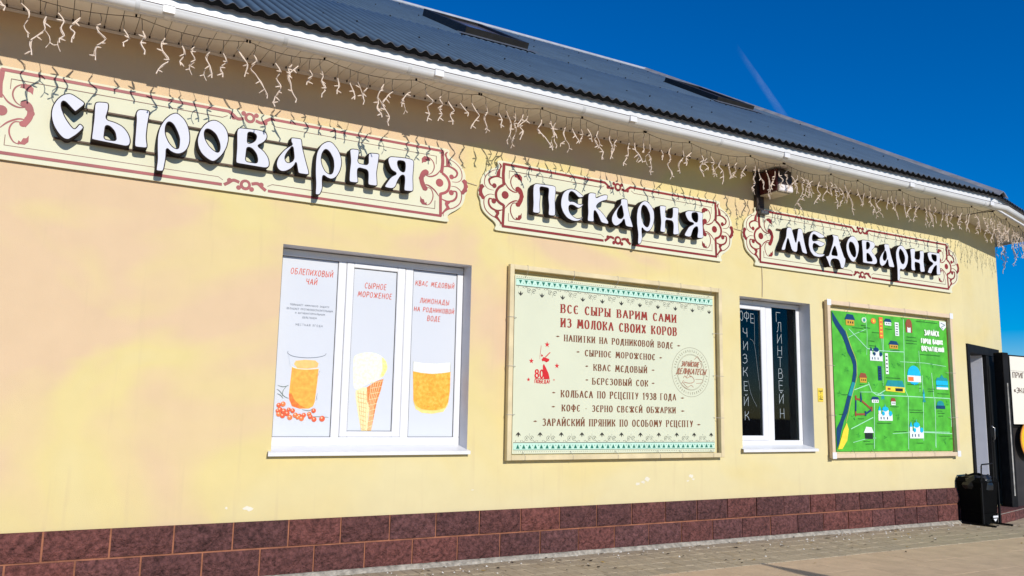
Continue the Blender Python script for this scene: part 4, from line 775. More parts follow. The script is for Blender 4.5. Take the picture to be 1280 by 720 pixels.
w1 = window('window', *W1,
    [(1.560, 1.592, F1z0, F1z1, .15, 'window_frame'), (1.592, 3.186, F1z0, 1.000, .15, 'window_frame'), (1.592, 3.186, 2.418, F1z1, .15, 'window_frame'),
     (2.052, 2.120, 1.000, 2.418, .15, 'mullion'), (2.640, 2.712, 1.000, 2.418, .15, 'mullion'), (3.130, 3.186, 1.000, 2.418, .15, 'window_frame'),
     (2.122, 2.184, 1.002, 2.416, .146, 'sash'), (2.566, 2.637, 1.002, 2.416, .146, 'sash'), (2.184, 2.566, 1.002, 1.047, .146, 'sash'), (2.184, 2.566, 2.378, 2.416, .146, 'sash')],
    [])
def seal(b, x0, x1, z0, z1, y, t=.004):
    for a in ((x0, x1, z0, z0 + t), (x0, x1, z1 - t, z1), (x0, x0 + t, z0 + t, z1 - t), (x1 - t, x1, z0 + t, z1 - t)): b.box(a[0], a[1], y, y + .01, a[2], a[3])
films = []
for (a0, a1, b0, b1) in ((1.592, 2.052, 1.000, 2.418), (2.184, 2.566, 1.047, 2.378), (2.712, 3.130, 1.000, 2.418)):
    f = MB(); f.box(a0, a1, .1625, .170, b0, b1); films.append(f.build('poster_film', FILM, w1))
    g_ = MB(); seal(g_, a0, a1, b0, b1, .1575); g_.build('rubber_seal', mat('rubber', (.03, .03, .035), .7), w1)
w2 = window('window', *W2,
    [(6.368, 6.50, .93, 2.475, .15, 'window_frame'), (6.50, 7.434, .90, .968, .15, 'window_frame'), (6.50, 7.434, 2.424, 2.475, .15, 'window_frame'), (6.900, 6.998, .968, 2.424, .15, 'mullion'), (7.382, 7.434, .968, 2.424, .15, 'window_frame'),
     (6.822, 6.896, .970, 2.422, .144, 'sash'), (6.502, 6.822, .970, 1.018, .144, 'sash'), (6.502, 6.822, 2.374, 2.422, .144, 'sash')],
    [(6.500, 6.822, 1.018, 2.374, .166, GLASS, 'glass_pane'), (6.998, 7.382, .968, 2.424, .166, GLASS, 'glass_pane')])
g_ = MB(); seal(g_, 6.5, 6.822, 1.018, 2.374, .158); seal(g_, 6.998, 7.382, .968, 2.424, .158); g_.build('rubber_seal', _m['rubber'], w2)
cu = MB(); n_ = 40; vt = []
for i in range(n_ + 1):
    t = i / n_; x = 7.18 + t * .5; y = .33 + .025 * math.sin(t * 26) + .012 * math.sin(t * 61)
    vt += [(x, y, .95), (x, y, 2.6)]
cu.add(vt, [(2 * i, 2 * i + 2, 2 * i + 3, 2 * i + 1) for i in range(n_)], 0, True)
cu.build('curtain', mat('curtain_cloth', (.10, .15, .17), .9, var=.1), w2)
# chalk lettering on the glass
CHALKM = mat('chalk', (.40, .46, .48), .9, var=.2, scale=80)
for c, a, b_, z, h in CHALK:
    ck = MB(); glyph(ck, c, a + .004, z, (b_ - a) / GL[c][0] * .9, h, .1655, .0052, mi=0, jit=.003); ck.build('chalk_letter', CHALKM, w2)
ck = MB()
for s_ in SCRATCH: ribbon(ck, crom([tuple(p) for p in s_], 5), .004, .1655)
ck.build('chalk_scratch', mat('chalk_scratch', (.16, .19, .20), .9), w2)

# film prints on the first window
def pmat(name, rgb, **k): return mat('print_' + name, lin(rgb), .5, var=k.get('var', .06), scale=k.get('scale', 30))
OR = pmat('orange', (205, 66, 20)); GY = pmat('grey_text', (105, 112, 125))
fi = 0
for i, (t, a, b_, z, h) in enumerate(FILM_TEXT):
    ft_ = MB(); text(ft_, t, a, b_, z, h * 1.15, .1620, .0052, slant=.12, gap=.28); ft_.build('text_line', OR, w1)

sm2 = MB()
for (t, a, b_, z, h) in FILM_SMALL: text(sm2, t, a, b_, z, h * .9, .1620, .0020, gap=.30)
sm2.build('small_lettering', GY, w1)
Y0 = .1618
ju = MB()
ju.poly(JUICE['body'], Y0 - .0002, 0); ju.poly(JUICE['dark'], Y0 - .0006, 1); ju.poly(JUICE['top'], Y0 - .0008, 2)
ribbon(ju, crom([JUICE['body'][0], JUICE['body'][1], JUICE['body'][2], JUICE['body'][3]], 5), .006, Y0 - .0012, 4)
ribbon(ju, crom(JUICE['rim'], 4), .0035, Y0 - .001, 3); ribbon(ju, JUICE['rim2'], .0025, Y0 - .001, 3); ribbon(ju, JUICE['side'], .002, Y0 - .001, 5)
for a, b_, r_ in BERRIES[:0]: pass
for t in TWIGS: ribbon(ju, crom([tuple(p) for p in t], 4), .0042, Y0 - .002, 6, taper=True)
for a, b_, r_ in BERRIES:
    disc(ju, a, b_, r_, Y0 - .004, 7 if random.random() < .6 else 8, 12); disc(ju, a - r_ * .25, b_ + r_ * .3, r_ * .35, Y0 - .0075, 9, 8)
def grad_mat(name, c0, c1, c2, scale=14, dist=.8):
    scale, dist = scale * 2.2, dist * .15
    M = mat('print_' + name, lin(c0), .5); n, l = M.node_tree.nodes, M.node_tree.links
    tc = n.new('ShaderNodeTexCoord'); nz = n.new('ShaderNodeTexNoise'); nz.inputs['Scale'].default_value = scale; nz.inputs['Detail'].default_value = 5; nz.inputs['Distortion'].default_value = dist
    l.new(tc.outputs['Object'], nz.inputs['Vector']); cr = n.new('ShaderNodeValToRGB'); e = cr.color_ramp.elements
    e[0].position = .3; e[0].color = (*lin(c0), 1); e[1].position = .7; e[1].color = (*lin(c2), 1); k = e.new(.5); k.color = (*lin(c1), 1)
    l.new(nz.outputs[0], cr.inputs[0]); l.new(cr.outputs[0], n['Principled BSDF'].inputs['Base Color']); return M
ju.build('printed_picture', [grad_mat('juice', (240, 150, 50), (246, 165, 60), (250, 185, 75)), grad_mat('juice_dark', (228, 90, 30), (238, 120, 40), (244, 145, 50)), pmat('juice_top', (240, 190, 110)), pmat('ink', (95, 105, 120)), pmat('cream', (250, 225, 170)), pmat('palegrey', (190, 200, 210)), pmat('twig', (105, 120, 105)), pmat('berry', (222, 92, 50)), pmat('berry2', (235, 120, 60)), pmat('berry_light', (250, 190, 150))], w1)
co = MB()
co.poly(soften(ccw(CONE['scoop']), .02), Y0 - .0002, 0); co.poly(soften(ccw(CONE['shade']), .012), Y0 - .0006, 1); co.poly(CONE['left'], Y0 - .0008, 2); co.poly(CONE['waffle'], Y0 - .0012, 3)
for t in WAFFLE: ribbon(co, [tuple(p) for p in t], .0035, Y0 - .0016, 2)
lx = [p[0] for p in CONE['left']]; lz = [p[1] for p in CONE['left']]
for k in range(9):
    zz = min(lz) + (max(lz) - min(lz)) * (.05 + k * .1); f_ = (zz - min(lz)) / (max(lz) - min(lz))
    xa_ = min(lx) + (max(lx) - min(lx)) * (.50 - .46 * f_); xb_ = min(lx) + (max(lx) - min(lx)) * (.80 + .02 * f_)
    ribbon(co, [(xa_, zz + .006), (xb_, zz - .010)], .0022, Y0 - .0016, 4)
for k in range(4): ribbon(co, [(min(lx) + (max(lx) - min(lx)) * (.15 + k * .2), max(lz) - .03), (min(lx) + (max(lx) - min(lx)) * (.5 + k * .09), min(lz) + .01)], .0018, Y0 - .0016, 4)
co.build('printed_picture', [grad_mat('scoop', (228, 234, 190), (236, 240, 208), (242, 244, 226), 22, 1.5), grad_mat('scoop_shade', (222, 205, 110), (232, 222, 140), (238, 232, 170), 20), grad_mat('cone_left', (238, 214, 140), (243, 230, 180), (232, 200, 120), 40), grad_mat('waffle', (206, 110, 50), (218, 130, 60), (226, 150, 85), 50), pmat('waffle_line', (214, 160, 90))], w1)
be = MB()
be.poly(BEER['foam'], Y0 - .0002, 0); be.poly(BEER['base'], Y0 - .0004, 1); be.poly(BEER['body'], Y0 - .0008, 2)
ribbon(be, [BEER['foam'][0], BEER['foam'][-1]], .0025, Y0 - .002, 4); ribbon(be, [BEER['foam'][3], BEER['foam'][4]], .0020, Y0 - .002, 4)
ribbon(be, crom([BEER['body'][-1], BEER['body'][-2], BEER['body'][-3], BEER['body'][-4], BEER['body'][-5]], 4), .004, Y0 - .0026, 1)
for k in range(70):
    a = BEER['body']; xs_ = [p[0] for p in a]; zs_ = [p[1] for p in a]
    disc(be, random.uniform(min(xs_) + .02, max(xs_) - .02), random.uniform(min(zs_) + .03, max(zs_) - .02), random.uniform(.0015, .003), Y0 - .0022, 5 if k % 3 else 3, 6)
be.build('printed_picture', [pmat('foam', (232, 232, 220)), pmat('beer_base', (246, 216, 130)), grad_mat('beer', (226, 150, 40), (238, 170, 52), (244, 190, 80), 18, 1.2), pmat('beer_dark', (214, 138, 40)), pmat('ink2', (150, 155, 160)), pmat('bubble', (248, 205, 110))], w1)

# ---------------------------------------------------------------- door in the chamfered front
def fbox(mb, a0, a1, y0, y1, z0, z1, mi=0):
    t = MB(); t.box(a0, a1, y0, y1, z0, z1); mb.add([fxf(*v) for v in t.v], t.f, mi)
dm = MB(); d0, d1, dz0, dz1 = DOOR
fbox(dm, d0 + .002, d0 + .085, -.02, .16, dz0, dz1 - .002); fbox(dm, d1 - .085, d1 - .002, -.02, .16, dz0, dz1 - .002); fbox(dm, d0 + .085, d1 - .085, -.02, .16, dz1 - .11, dz1 - .002)
door = dm.build('door', DARKMETAL, bld)
dl = MB(); fbox(dl, .80, 1.29, -.012, .035, dz0 + .01, dz1 - .115); fbox(dl, .85, .99, -.020, -.0125, dz0 + .2, 1.0); fbox(dl, 1.05, 1.23, -.020, -.0125, dz0 + .2, 1.0); fbox(dl, .85, 1.23, -.020, -.0125, 1.15, dz1 - .25)
dlo = dl.build('door_leaf', DARKMETAL, door)
lp = MB(); fbox(lp, .790, .805, .037, 1.045, dz0 + .004, 2.185); lp.build('inner_leaf', mat('inner_leaf_white', (.80, .80, .83), .6, var=.02), door)
dh = MB(); dh.tube([fxf(.83, -.02, .95), fxf(.83, -.05, .98), fxf(.83, -.05, 1.12), fxf(.83, -.02, 1.15)], .008, 6); dh.build('door_handle', mat('steel', (.3, .3, .3), .3, .8), door)
dc = MB(); fbox(dc, .13, .30, .10, .14, 2.0, 2.05); fbox(dc, .30, .33, .06, .16, 1.98, 2.05); dc.build('door_closer', DARKMETAL, door)
pas = MB(); fbox(pas, .115, 1.29, 1.05, 1.07, dz0 - .0, 2.2); pas.build('passage_wall', mat('grey_passage', (.36, .37, .40), .6, var=.08, scale=2), bld)
pas = MB()
def fq(a, b_, c, d, mi): pas.add([fxf(*a), fxf(*b_), fxf(*c), fxf(*d)], [(0, 1, 2, 3)], mi)
fq((.1, .16, dz0), (.1, 1.06, dz0), (.1, 1.06, 2.2), (.1, .16, 2.2), 0); fq((1.3, .16, dz0), (1.3, 1.06, dz0), (1.3, 1.06, 2.2), (1.3, .16, 2.2), 1); fq((.1, .16, 2.19), (1.3, .16, 2.19), (1.3, 1.06, 2.19), (.1, 1.06, 2.19), 0); fq((.1, -.0, dz0), (1.3, 0, dz0), (1.3, 1.06, dz0), (.1, 1.06, dz0), 0)
pas.build('passage_lining', [mat('grey_lining', (.62, .62, .64), .8, var=.03), mat('passage_panel', (.80, .81, .84), .6, var=.03)], bld)
st = MB(); fbox(st, .0, 1.55, -.28, -.014, -.05, .095); step = st.build('door_step', mat('step_concrete', (.34, .31, .27), .9, var=.1, bump=.4), bld)
for i in range(8):
    t = MB(); fbox(t, .004 + i * .194, .19 + i * .194, -.292, -.281, -.045, .085); fbox(t, .004 + i * .194, .19 + i * .194, -.290, -.03, .096, .106); t.build('tile', BRICK, step)

# ---------------------------------------------------------------- name signs
def sign(n, bx0, bx1, zc, label, word, redm, group):
    root = tag(empty('shop_sign', ((bx0 + bx1) / 2, 0, 2.86)), label, 'sign', group)
    inv = Vector((-(bx0 + bx1) / 2, 0, -2.86))
    def bl(mb, name, mats, parent=root):
        mb.v = [tuple(Vector(v) + inv) for v in mb.v]; return mb.build(name, mats, parent)
    left = [(bx0 + dx, zc + dz) for dx, dz in ORN_OUT]; right = [(bx1 - dx, zc + dz) for dx, dz in ORN_OUT][::-1]
    outl = ccw(left + right)
    outl = soften(outl, .02, 2)
    b = MB(); y0, y1 = -.026, -.010
    b.poly(outl, y0)
    n_ = len(outl); b.add([(p[0], y0, p[1]) for p in outl] + [(p[0], y1, p[1]) for p in outl], [(i, n_ + i, n_ + (i + 1) % n_, (i + 1) % n_) for i in range(n_)])
    b.poly(outl[::-1], y1)
    board = bl(b, 'board', BOARD)
    o = MB(); Y = -.0265; mid = (bx0 + bx1) / 2; zt, zb = zc + .287, zc - .287
    for sx, bx in ((1, bx0), (-1, bx1)):
        for p, w in ORN_STROKES:
            pp = crom([(bx + sx * a, zc + c) for a, c in p], 5)
            ribbon(o, pp, w, Y, 0, taper=(w < .02))
        for p in ORN_POLYS: o.poly([(bx + sx * a, zc + c) for a, c in p], lay(Y), 0)
        for a, c, r_ in ORN_DOTS: disc(o, bx + sx * a, zc + c, r_, Y, 0)
        ribbon(o, [(bx + sx * -.008, zt), (mid - sx * .15, zt)], .022, Y, 0)
        ribbon(o, [(bx + sx * -.008, zb), (mid - sx * .17, zb)], .022, Y, 0)
        for zz, k in ((zt, -1), (zb, 1)):
            ribbon(o, [(bx + sx * .055, zz + k * .055), (mid - sx * .20, zz + k * .055), (mid - sx * .165, zz + k * .035)], .0045, Y, 1)
            ribbon(o, crom([(mid - sx * .155, zz), (mid - sx * .125, zz + k * -.0 - .020 * (1 if k < 0 else -1)), (mid - sx * .09, zz - .045 * (1 if k < 0 else -1)), (mid - sx * .045, zz - .035 * (1 if k < 0 else -1))], 5), .024, Y, 0)
            disc(o, mid - sx * .048, zz + .006 * (1 if k < 0 else -1), .018, Y, 0)
            disc(o, mid - sx * .118, zz - .040 * (1 if k < 0 else -1), .018, Y, 0)
        ribbon(o, [(bx + sx * .057, zt - .055), (bx + sx * .057, zc + .16)], .0045, Y, 1); ribbon(o, [(bx + sx * .057, zb + .055), (bx + sx * .057, zc - .16)], .0045, Y, 1)
    for zz, k in ((zt, -1), (zb, 1)):
        disc(o, mid, zz + k * .022, .042, Y, 0, 18); disc(o, mid, zz + k * .022, .020, Y - .0032, 2, 14)
    bl(o, 'painted_ornament', [redm, THIN, BOARD])
    rl = MB()
    L = [l_ for l_ in LETTERS if l_[0] == n]
    xa = min(p[0] for l_ in L for p in l_[2]) + .03; xb = max(p[0] for l_ in L for p in l_[2]) - .02
    for zz in (zc - .135, zc + .105): rl.box(xa, xb, -.048, -.036, zz - .006, zz + .006)
    rl = bl(rl, 'mounting_rail', mat('rail_brown', (.10, .055, .03), .6, var=.2))
    sp = MB(); x = xa + .1
    while x < xb:
        for zz in (zc - .135, zc + .105): sp.box(x - .008, x + .008, -.036, -.026, zz - .005, zz + .005)
        x += .35
    sp.v = [tuple(Vector(v) + inv) for v in sp.v]; sp.build('spacer', DARKMETAL, rl)
    for _, nm, outer, holes in L:
        ol = soften(ccw(outer), .013, 2, .006); hl = [soften(ccw(h), .010, 2, .005)[::-1] for h in holes]
        body = MB(); yf, yb = -.121, -.048
        allp = [ol] + hl
        flat = [p for q in allp for p in q]
        tris = tessellate_polygon([[Vector((p[0], p[1], 0)) for p in q] for q in allp])
        body.add([(p[0], yf, p[1]) for p in flat], [orient(t, flat) for t in tris])
        body.add([(p[0], yb, p[1]) for p in flat], [orient(t, flat)[::-1] for t in tris])
        for q in allp:
            k = len(q); body.add([(p[0], yf, p[1]) for p in q] + [(p[0], yb, p[1]) for p in q], [(i, k + i, k + (i + 1) % k, (i + 1) % k) for i in range(k)], 0, True)
        lo = bl(body, 'letter', SIDE)
        fp = [offset(ol, .0075)] + [offset(h, .0075) for h in hl]
        face = MB(); flat = [p for q in fp for p in q]
        tris = tessellate_polygon([[Vector((p[0], p[1], 0)) for p in q] for q in fp])
        face.add([(p[0], -.1245, p[1]) for p in flat], [orient(t, flat) for t in tris])
        for q in fp:
            k = len(q); face.add([(p[0], -.1245, p[1]) for p in q] + [(p[0], -.121, p[1]) for p in q], [(i, k + i, k + (i + 1) % k, (i + 1) % k) for i in range(k)], 0)
        bl(face, 'letter_face', FACE, lo)
    return root
sign(1, -.395, 2.866, 3.160, 'longest cream sign with raised white letters СЫРОВАРНЯ and faded red scrollwork', 'СЫРОВАРНЯ', RED1, 'name signs under the eaves')
sign(2, 3.474, 6.021, 3.147, 'cream sign with raised white letters ПЕКАРНЯ above the mint price banner', 'ПЕКАРНЯ', RED2, 'name signs under the eaves')
sign(3, 6.654, 9.982, 3.158, 'cream sign with raised white letters МЕДОВАРНЯ near the door corner', 'МЕДОВАРНЯ', RED2, 'name signs under the eaves')

# ---------------------------------------------------------------- framed banners
def frame(root, x0, x1, z0, z1, w, mt, y0=-.067, y1=-.022):
    for (a, b_, c, d) in ((x0, x0 + w, z0, z1), (x1 - w, x1, z0, z1), (x0 + w + .001, x1 - w - .001, z1 - w, z1 - .001), (x0 + w + .001, x1 - w - .001, z0 + .001, z0 + w)):
        f = MB(); f.cbox(a, b_, y0, y1, c, d, .003); f.build('frame_tube', mt, root)
    st_ = MB()
    for (x, z) in ((x0 + .1, z0 + .1), (x1 - .1, z0 + .1)): pass
bn = tag(empty('price_banner'), 'pale mint banner of dark red lettering listing cheeses and drinks, in a cream tube frame', 'banner')
frame(bn, 3.541, 6.052, .810, 2.522, .044, TUBE)
bb = MB(); nx, nz = 30, 20; bx0, bx1, bz0, bz1 = 3.618, 5.972, .864, 2.440
cloth = MB()
cloth.add([(bx0, -.016, bz0), (bx1, -.016, bz0), (bx1, -.016, bz1), (bx0, -.016, bz1), (bx0, -.013, bz0), (bx1, -.013, bz0), (bx1, -.013, bz1), (bx0, -.013, bz1)], [(0, 1, 2, 3), (0, 4, 5, 1), (1, 5, 6, 2), (2, 6, 7, 3), (3, 7, 4, 0)])
cl = cloth.build('banner_cloth', BANNER, bn)
TR = pmat('banner_red', (150, 50, 35)); TB = pmat('banner_brown', (120, 68, 38)); GR_ = pmat('banner_green', (10, 110, 90)); CY = pmat('banner_cyan', (190, 224, 204)); BK = pmat('banner_black', (50, 48, 40)); RD = pmat('banner_logo', (205, 30, 35))
Yb = -.0165
for i, (t, a, b_, z, h) in enumerate(BANNER_TEXT):
    tb = MB(); text(tb, t, a, b_, z, h, Yb, .0032 if i < 2 else .0026, nib=.0155 if i < 2 else .0100, slav=True, gap=.34)
    tb.build('text_line', TR if i < 2 else TB, bn)
ds = MB()
for d in BANNER_DASHES:
    (a, z0_), (b_, z1_) = d; m_ = (a + b_) / 2; lp = min(a, b_)
    ds.poly([(lp, z0_), (m_, z0_ - .006), (max(a, b_), z0_ + .001), (m_, z0_ + .008)], lay(Yb))
ds.build('text_dash', TB, bn)
bd = MB()
for top in (1, -1):
    e = bz1 if top == 1 else bz0
    def Z(v): return e - top * v
    ribbon(bd, [(bx0 + .01, Z(.065)), (bx1 - .01, Z(.065))], .060, Yb, 1)
    ribbon(bd, [(bx0 + .01, Z(.034)), (bx1 - .01, Z(.034))], .0025, Yb - .003, 0); ribbon(bd, [(bx0 + .01, Z(.096)), (bx1 - .01, Z(.096))], .0035, Yb - .003, 2)
    k = 0; x = bx0 + .055
    while x < bx1 - .04:
        bd.poly(ccw([(x - .017, Z(.045)), (x + .017, Z(.045)), (x, Z(.080))]), lay(Yb - .003), 0)
        disc(bd, x + .030, Z(.072), .0035, Yb - .003, 2, 6)
        x += .0605
    x = bx0 + .02
    while x < bx1 - .02: disc(bd, x, Z(.017), .0032, Yb, 2, 6); x += .022
    x = bx0 + .06; k = 0
    while x < bx1 - .04:
        if k % 2 == 0:
            for ang in (-38, 0, 38):
                a_ = R(ang); bx_, bz_ = x + math.sin(a_) * .004, .150; tx_, tz_ = math.sin(a_) * .042, -math.cos(a_) * .046
                px_, pz_ = math.cos(a_) * .0085, math.sin(a_) * .0085
                bd.poly(ccw([(x, Z(.188)), (x + tx_ * .5 + px_, Z(.188 + tz_ * .5)), (x + tx_, Z(.188 + tz_)), (x + tx_ * .5 - px_, Z(.188 + tz_ * .5))]), lay(Yb), 2)
            disc(bd, x - .025, Z(.110), .004, Yb, 2, 6); disc(bd, x + .025, Z(.110), .004, Yb, 2, 6)
        else:
            for s_ in (-1, 1):
                cx = x + s_ * .025; ribbon(bd, [(cx + .019 * math.cos(q), Z(.135) + .019 * math.sin(q)) for q in [j * .6 for j in range(10)]], .0025, Yb, 2)
                disc(bd, cx, Z(.135), .006, Yb, 2, 6)
                ribbon(bd, crom([(cx + s_ * .014, Z(.118)), (cx + s_ * .032, Z(.103)), (cx + s_ * .05, Z(.118))], 4), .002, Yb, 2)
            disc(bd, x, Z(.155), .003, Yb, 2, 6); disc(bd, x, Z(.170), .003, Yb, 2, 6)
        x += .112; k += 1
tag(bd.build('printed_border', [GR_, CY, BK], bn), kind='stuff')
lg = MB()
def star(mb, cx, cz, r, mi=0): mb.poly([(cx + (r if k % 2 == 0 else r * .42) * math.sin(k * math.pi / 5), cz + (r if k % 2 == 0 else r * .42) * math.cos(k * math.pi / 5)) for k in range(10)][::-1], lay(Yb), mi)
for i, (a, c) in enumerate(LOGO_STARS): star(lg, a, c, (.028, .026, .026, .019, .010)[i])
for p in LOGO_POLYS: lg.poly(ccw([tuple(q) for q in p]), lay(Yb))
for (t, a, b_, z, h) in LOGO_TEXT: text(lg, t, a, b_, z, h, Yb, .010 if t == '80' else .005, nib=.006 if t == '80' else .002, gap=.2)
lg.build('victory_logo', RD, bn)
sl = MB(); (sx, sz), sr, _ = SEAL
def ring(r_, w): ribbon(sl, [(sx + r_ * math.cos(q), sz + r_ * math.sin(q)) for q in [j * math.pi / 24 for j in range(49)]], w, Yb)
ring(.245, .0035); ring(.180, .0025); ring(.172, .002)
for k in range(46):     # ring of tiny lettering
    q = R(8 + k * 7.6); 
    if abs(math.sin(q)) < .12: continue
    a = (sx + .202 * math.cos(q), sz + .202 * math.sin(q)); b_ = (sx + .224 * math.cos(q + .02), sz + .224 * math.sin(q + .02))
    ribbon(sl, [a, b_], .004, Yb)
    if k % 2: ribbon(sl, [a, (a[0] - .012 * math.sin(q), a[1] + .012 * math.cos(q))], .003, Yb)
text(sl, 'ЗАРАЙСКИЕ', sx - .13, sx + .10, sz + .055, .050, Yb - .0032, .004, nib=.004, slant=.3, mi=1)
text(sl, 'ДЕЛИКАТЕСЫ', sx - .19, sx + .19, sz - .020, .055, Yb - .0032, .004, nib=.006, slant=.3, mi=1)
for p in ([(-.10, -.06), (-.08, -.04), (-.05, -.06), (0, -.04), (.04, -.07), (.03, -.10), (-.03, -.11), (-.09, -.10)],):
    ribbon(sl, crom([(sx + a, sz + c) for a, c in p], 4), .005, Yb, 1)
for p in ([(-.11, -.10), (-.05, -.15), (0, -.13), (.03, -.15)], [(-.06, -.05), (-.03, -.02), (0, -.05)], [(.05, .13), (.09, .16), (.12, .12), (.15, .11)], [(.11, .02), (.14, .06), (.13, .10)], [(.06, -.07), (.15, -.07), (.15, -.10), (.07, -.11)], [(-.09, -.08), (-.12, -.12), (-.07, -.16), (-.02, -.17)]):
    ribbon(sl, crom([(sx + a, sz + c) for a, c in p], 4), .004, Yb, 1)
sl.build('round_seal', [pmat('seal_grey', (140, 130, 105)), pmat('seal_brown', (165, 105, 80))], bn)
def ties(root, xs, zs, x0, x1, z0, z1, bx0, bx1, bz0, bz1):
    for x in xs:
        for zz, ze in ((z1 + .002, bz1 - .02), (z0 - .002, bz0 + .02)):
            t = MB(); t.tube([(x, -.03, zz), (x, -.069, zz), (x + .002, -.069, (zz + ze) / 2), (x + .004, -.019, ze)], .0022, 5); t.build('tie', _tie, root)
    for z in zs:
        for xx, xe in ((x0 - .002, bx0 + .02), (x1 + .002, bx1 - .02)):
            t = MB(); t.tube([(xx, -.03, z), (xx, -.069, z), ((xx + xe) / 2, -.069, z), (xe, -.019, z + .003)], .0022, 5); t.build('tie', _tie, root)
_tie = mat('tie_string', (.45, .42, .38), .7, var=.2)
ties(bn, (3.72, 4.22, 4.72, 5.22, 5.5, 5.9), (1.2, 1.62, 2.05), 3.541, 6.052, .810, 2.522, bx0, bx1, bz0, bz1)

mp_ = tag(empty('town_map'), 'bright green illustrated town map with a dark blue river, in a pinkish wooden frame', 'map')
frame(mp_, 7.648, 9.962, .782, 2.540, .050, TUBE_W)
mx0, mx1, mz0, mz1 = 7.772, 9.932 - .065, .850, 2.452
# the sheet hangs a little askew inside the frame
cloth = MB(); cloth.add([(7.772, -.016, .852), (9.900, -.016, .846), (9.900, -.016, 2.448), (7.772, -.016, 2.432), (7.772, -.013, .852), (9.900, -.013, .846), (9.900, -.013, 2.448), (7.772, -.013, 2.432)], [(0, 1, 2, 3), (0, 4, 5, 1), (1, 5, 6, 2), (2, 6, 7, 3), (3, 7, 4, 0)])
ms = cloth.build('map_sheet', GREEN_MAP, mp_)
for (x, z) in ((7.640, 2.478), (9.905, 2.482), (7.640, .776), (9.905, .776)):
    t = MB(); t.box(x, x + .066, -.0715, -.0675, z, z + .070); t.build('corner_tape', WHITE, mp_)
PC = {'navy': (12, 62, 105), 'ochre': (205, 160, 50), 'pale': (200, 225, 190), 'teal': (30, 145, 150), 'orange': (238, 120, 60), 'yellow': (240, 215, 60), 'white': (228, 236, 230), 'brown': (150, 78, 50), 'cyan': (20, 185, 225), 'black': (30, 40, 35), 'road': (165, 222, 185), 'dark': (25, 75, 40), 'tree': (50, 150, 60), 'bank': (170, 190, 90)}
keys = list(PC); PMs = [pmat('map_' + k, PC[k]) for k in keys]; K_ = {k: i for i, k in enumerate(keys)}
def clipx(p): return [(min(max(a, 7.776), 9.896), min(max(c, .856), 2.444)) for a, c in p]
mpm = MB(); YM = -.0165
for (a, c) in (((7.95, 2.1), (8.35, 2.25)), ((8.35, 1.95), (8.36, 2.40)), ((8.62, 1.6), (8.62, 2.38)), ((9.3, 1.55), (9.32, 2.05)), ((8.75, 1.05), (9.85, 1.07)), ((8.2, 1.52), (8.62, 1.50)), ((9.55, .9), (9.57, 1.5)), ((8.95, 1.9), (9.85, 1.88)), ((8.05, .95), (8.45, 1.0))):
    ribbon(mpm, [a, ((a[0] + c[0]) / 2 + .02, (a[1] + c[1]) / 2 + .015), c], .006, YM, K_['road'])
for rdp in MAP_ROADS: ribbon(mpm, clipx([tuple(p) for p in rdp]), .010, YM, K_['road'])
YM2 = YM - .0031
mpm.poly(ccw(clipx([tuple(p) for p in MAP_RIVER])), YM2, K_['navy']); mpm.poly(ccw(clipx([tuple(p) for p in MAP_TEAL])), YM2 - .0003, K_['teal'])
ribbon(mpm, clipx(crom([tuple(p) for p in MAP_BANK], 4)), .010, YM2 - .0004, K_['bank']); mpm.poly(ccw(clipx([tuple(p) for p in MAP_BEACH])), YM2 - .0036, K_['yellow'])
def RC(x0, x1, z0, z1, c): mpm.poly([(x0, z0), (x1, z0), (x1, z1), (x0, z1)], lay(YM2 - .001), K_[c])
def PL(p, c): mpm.poly(ccw(p), lay(YM2 - .001), K_[c])
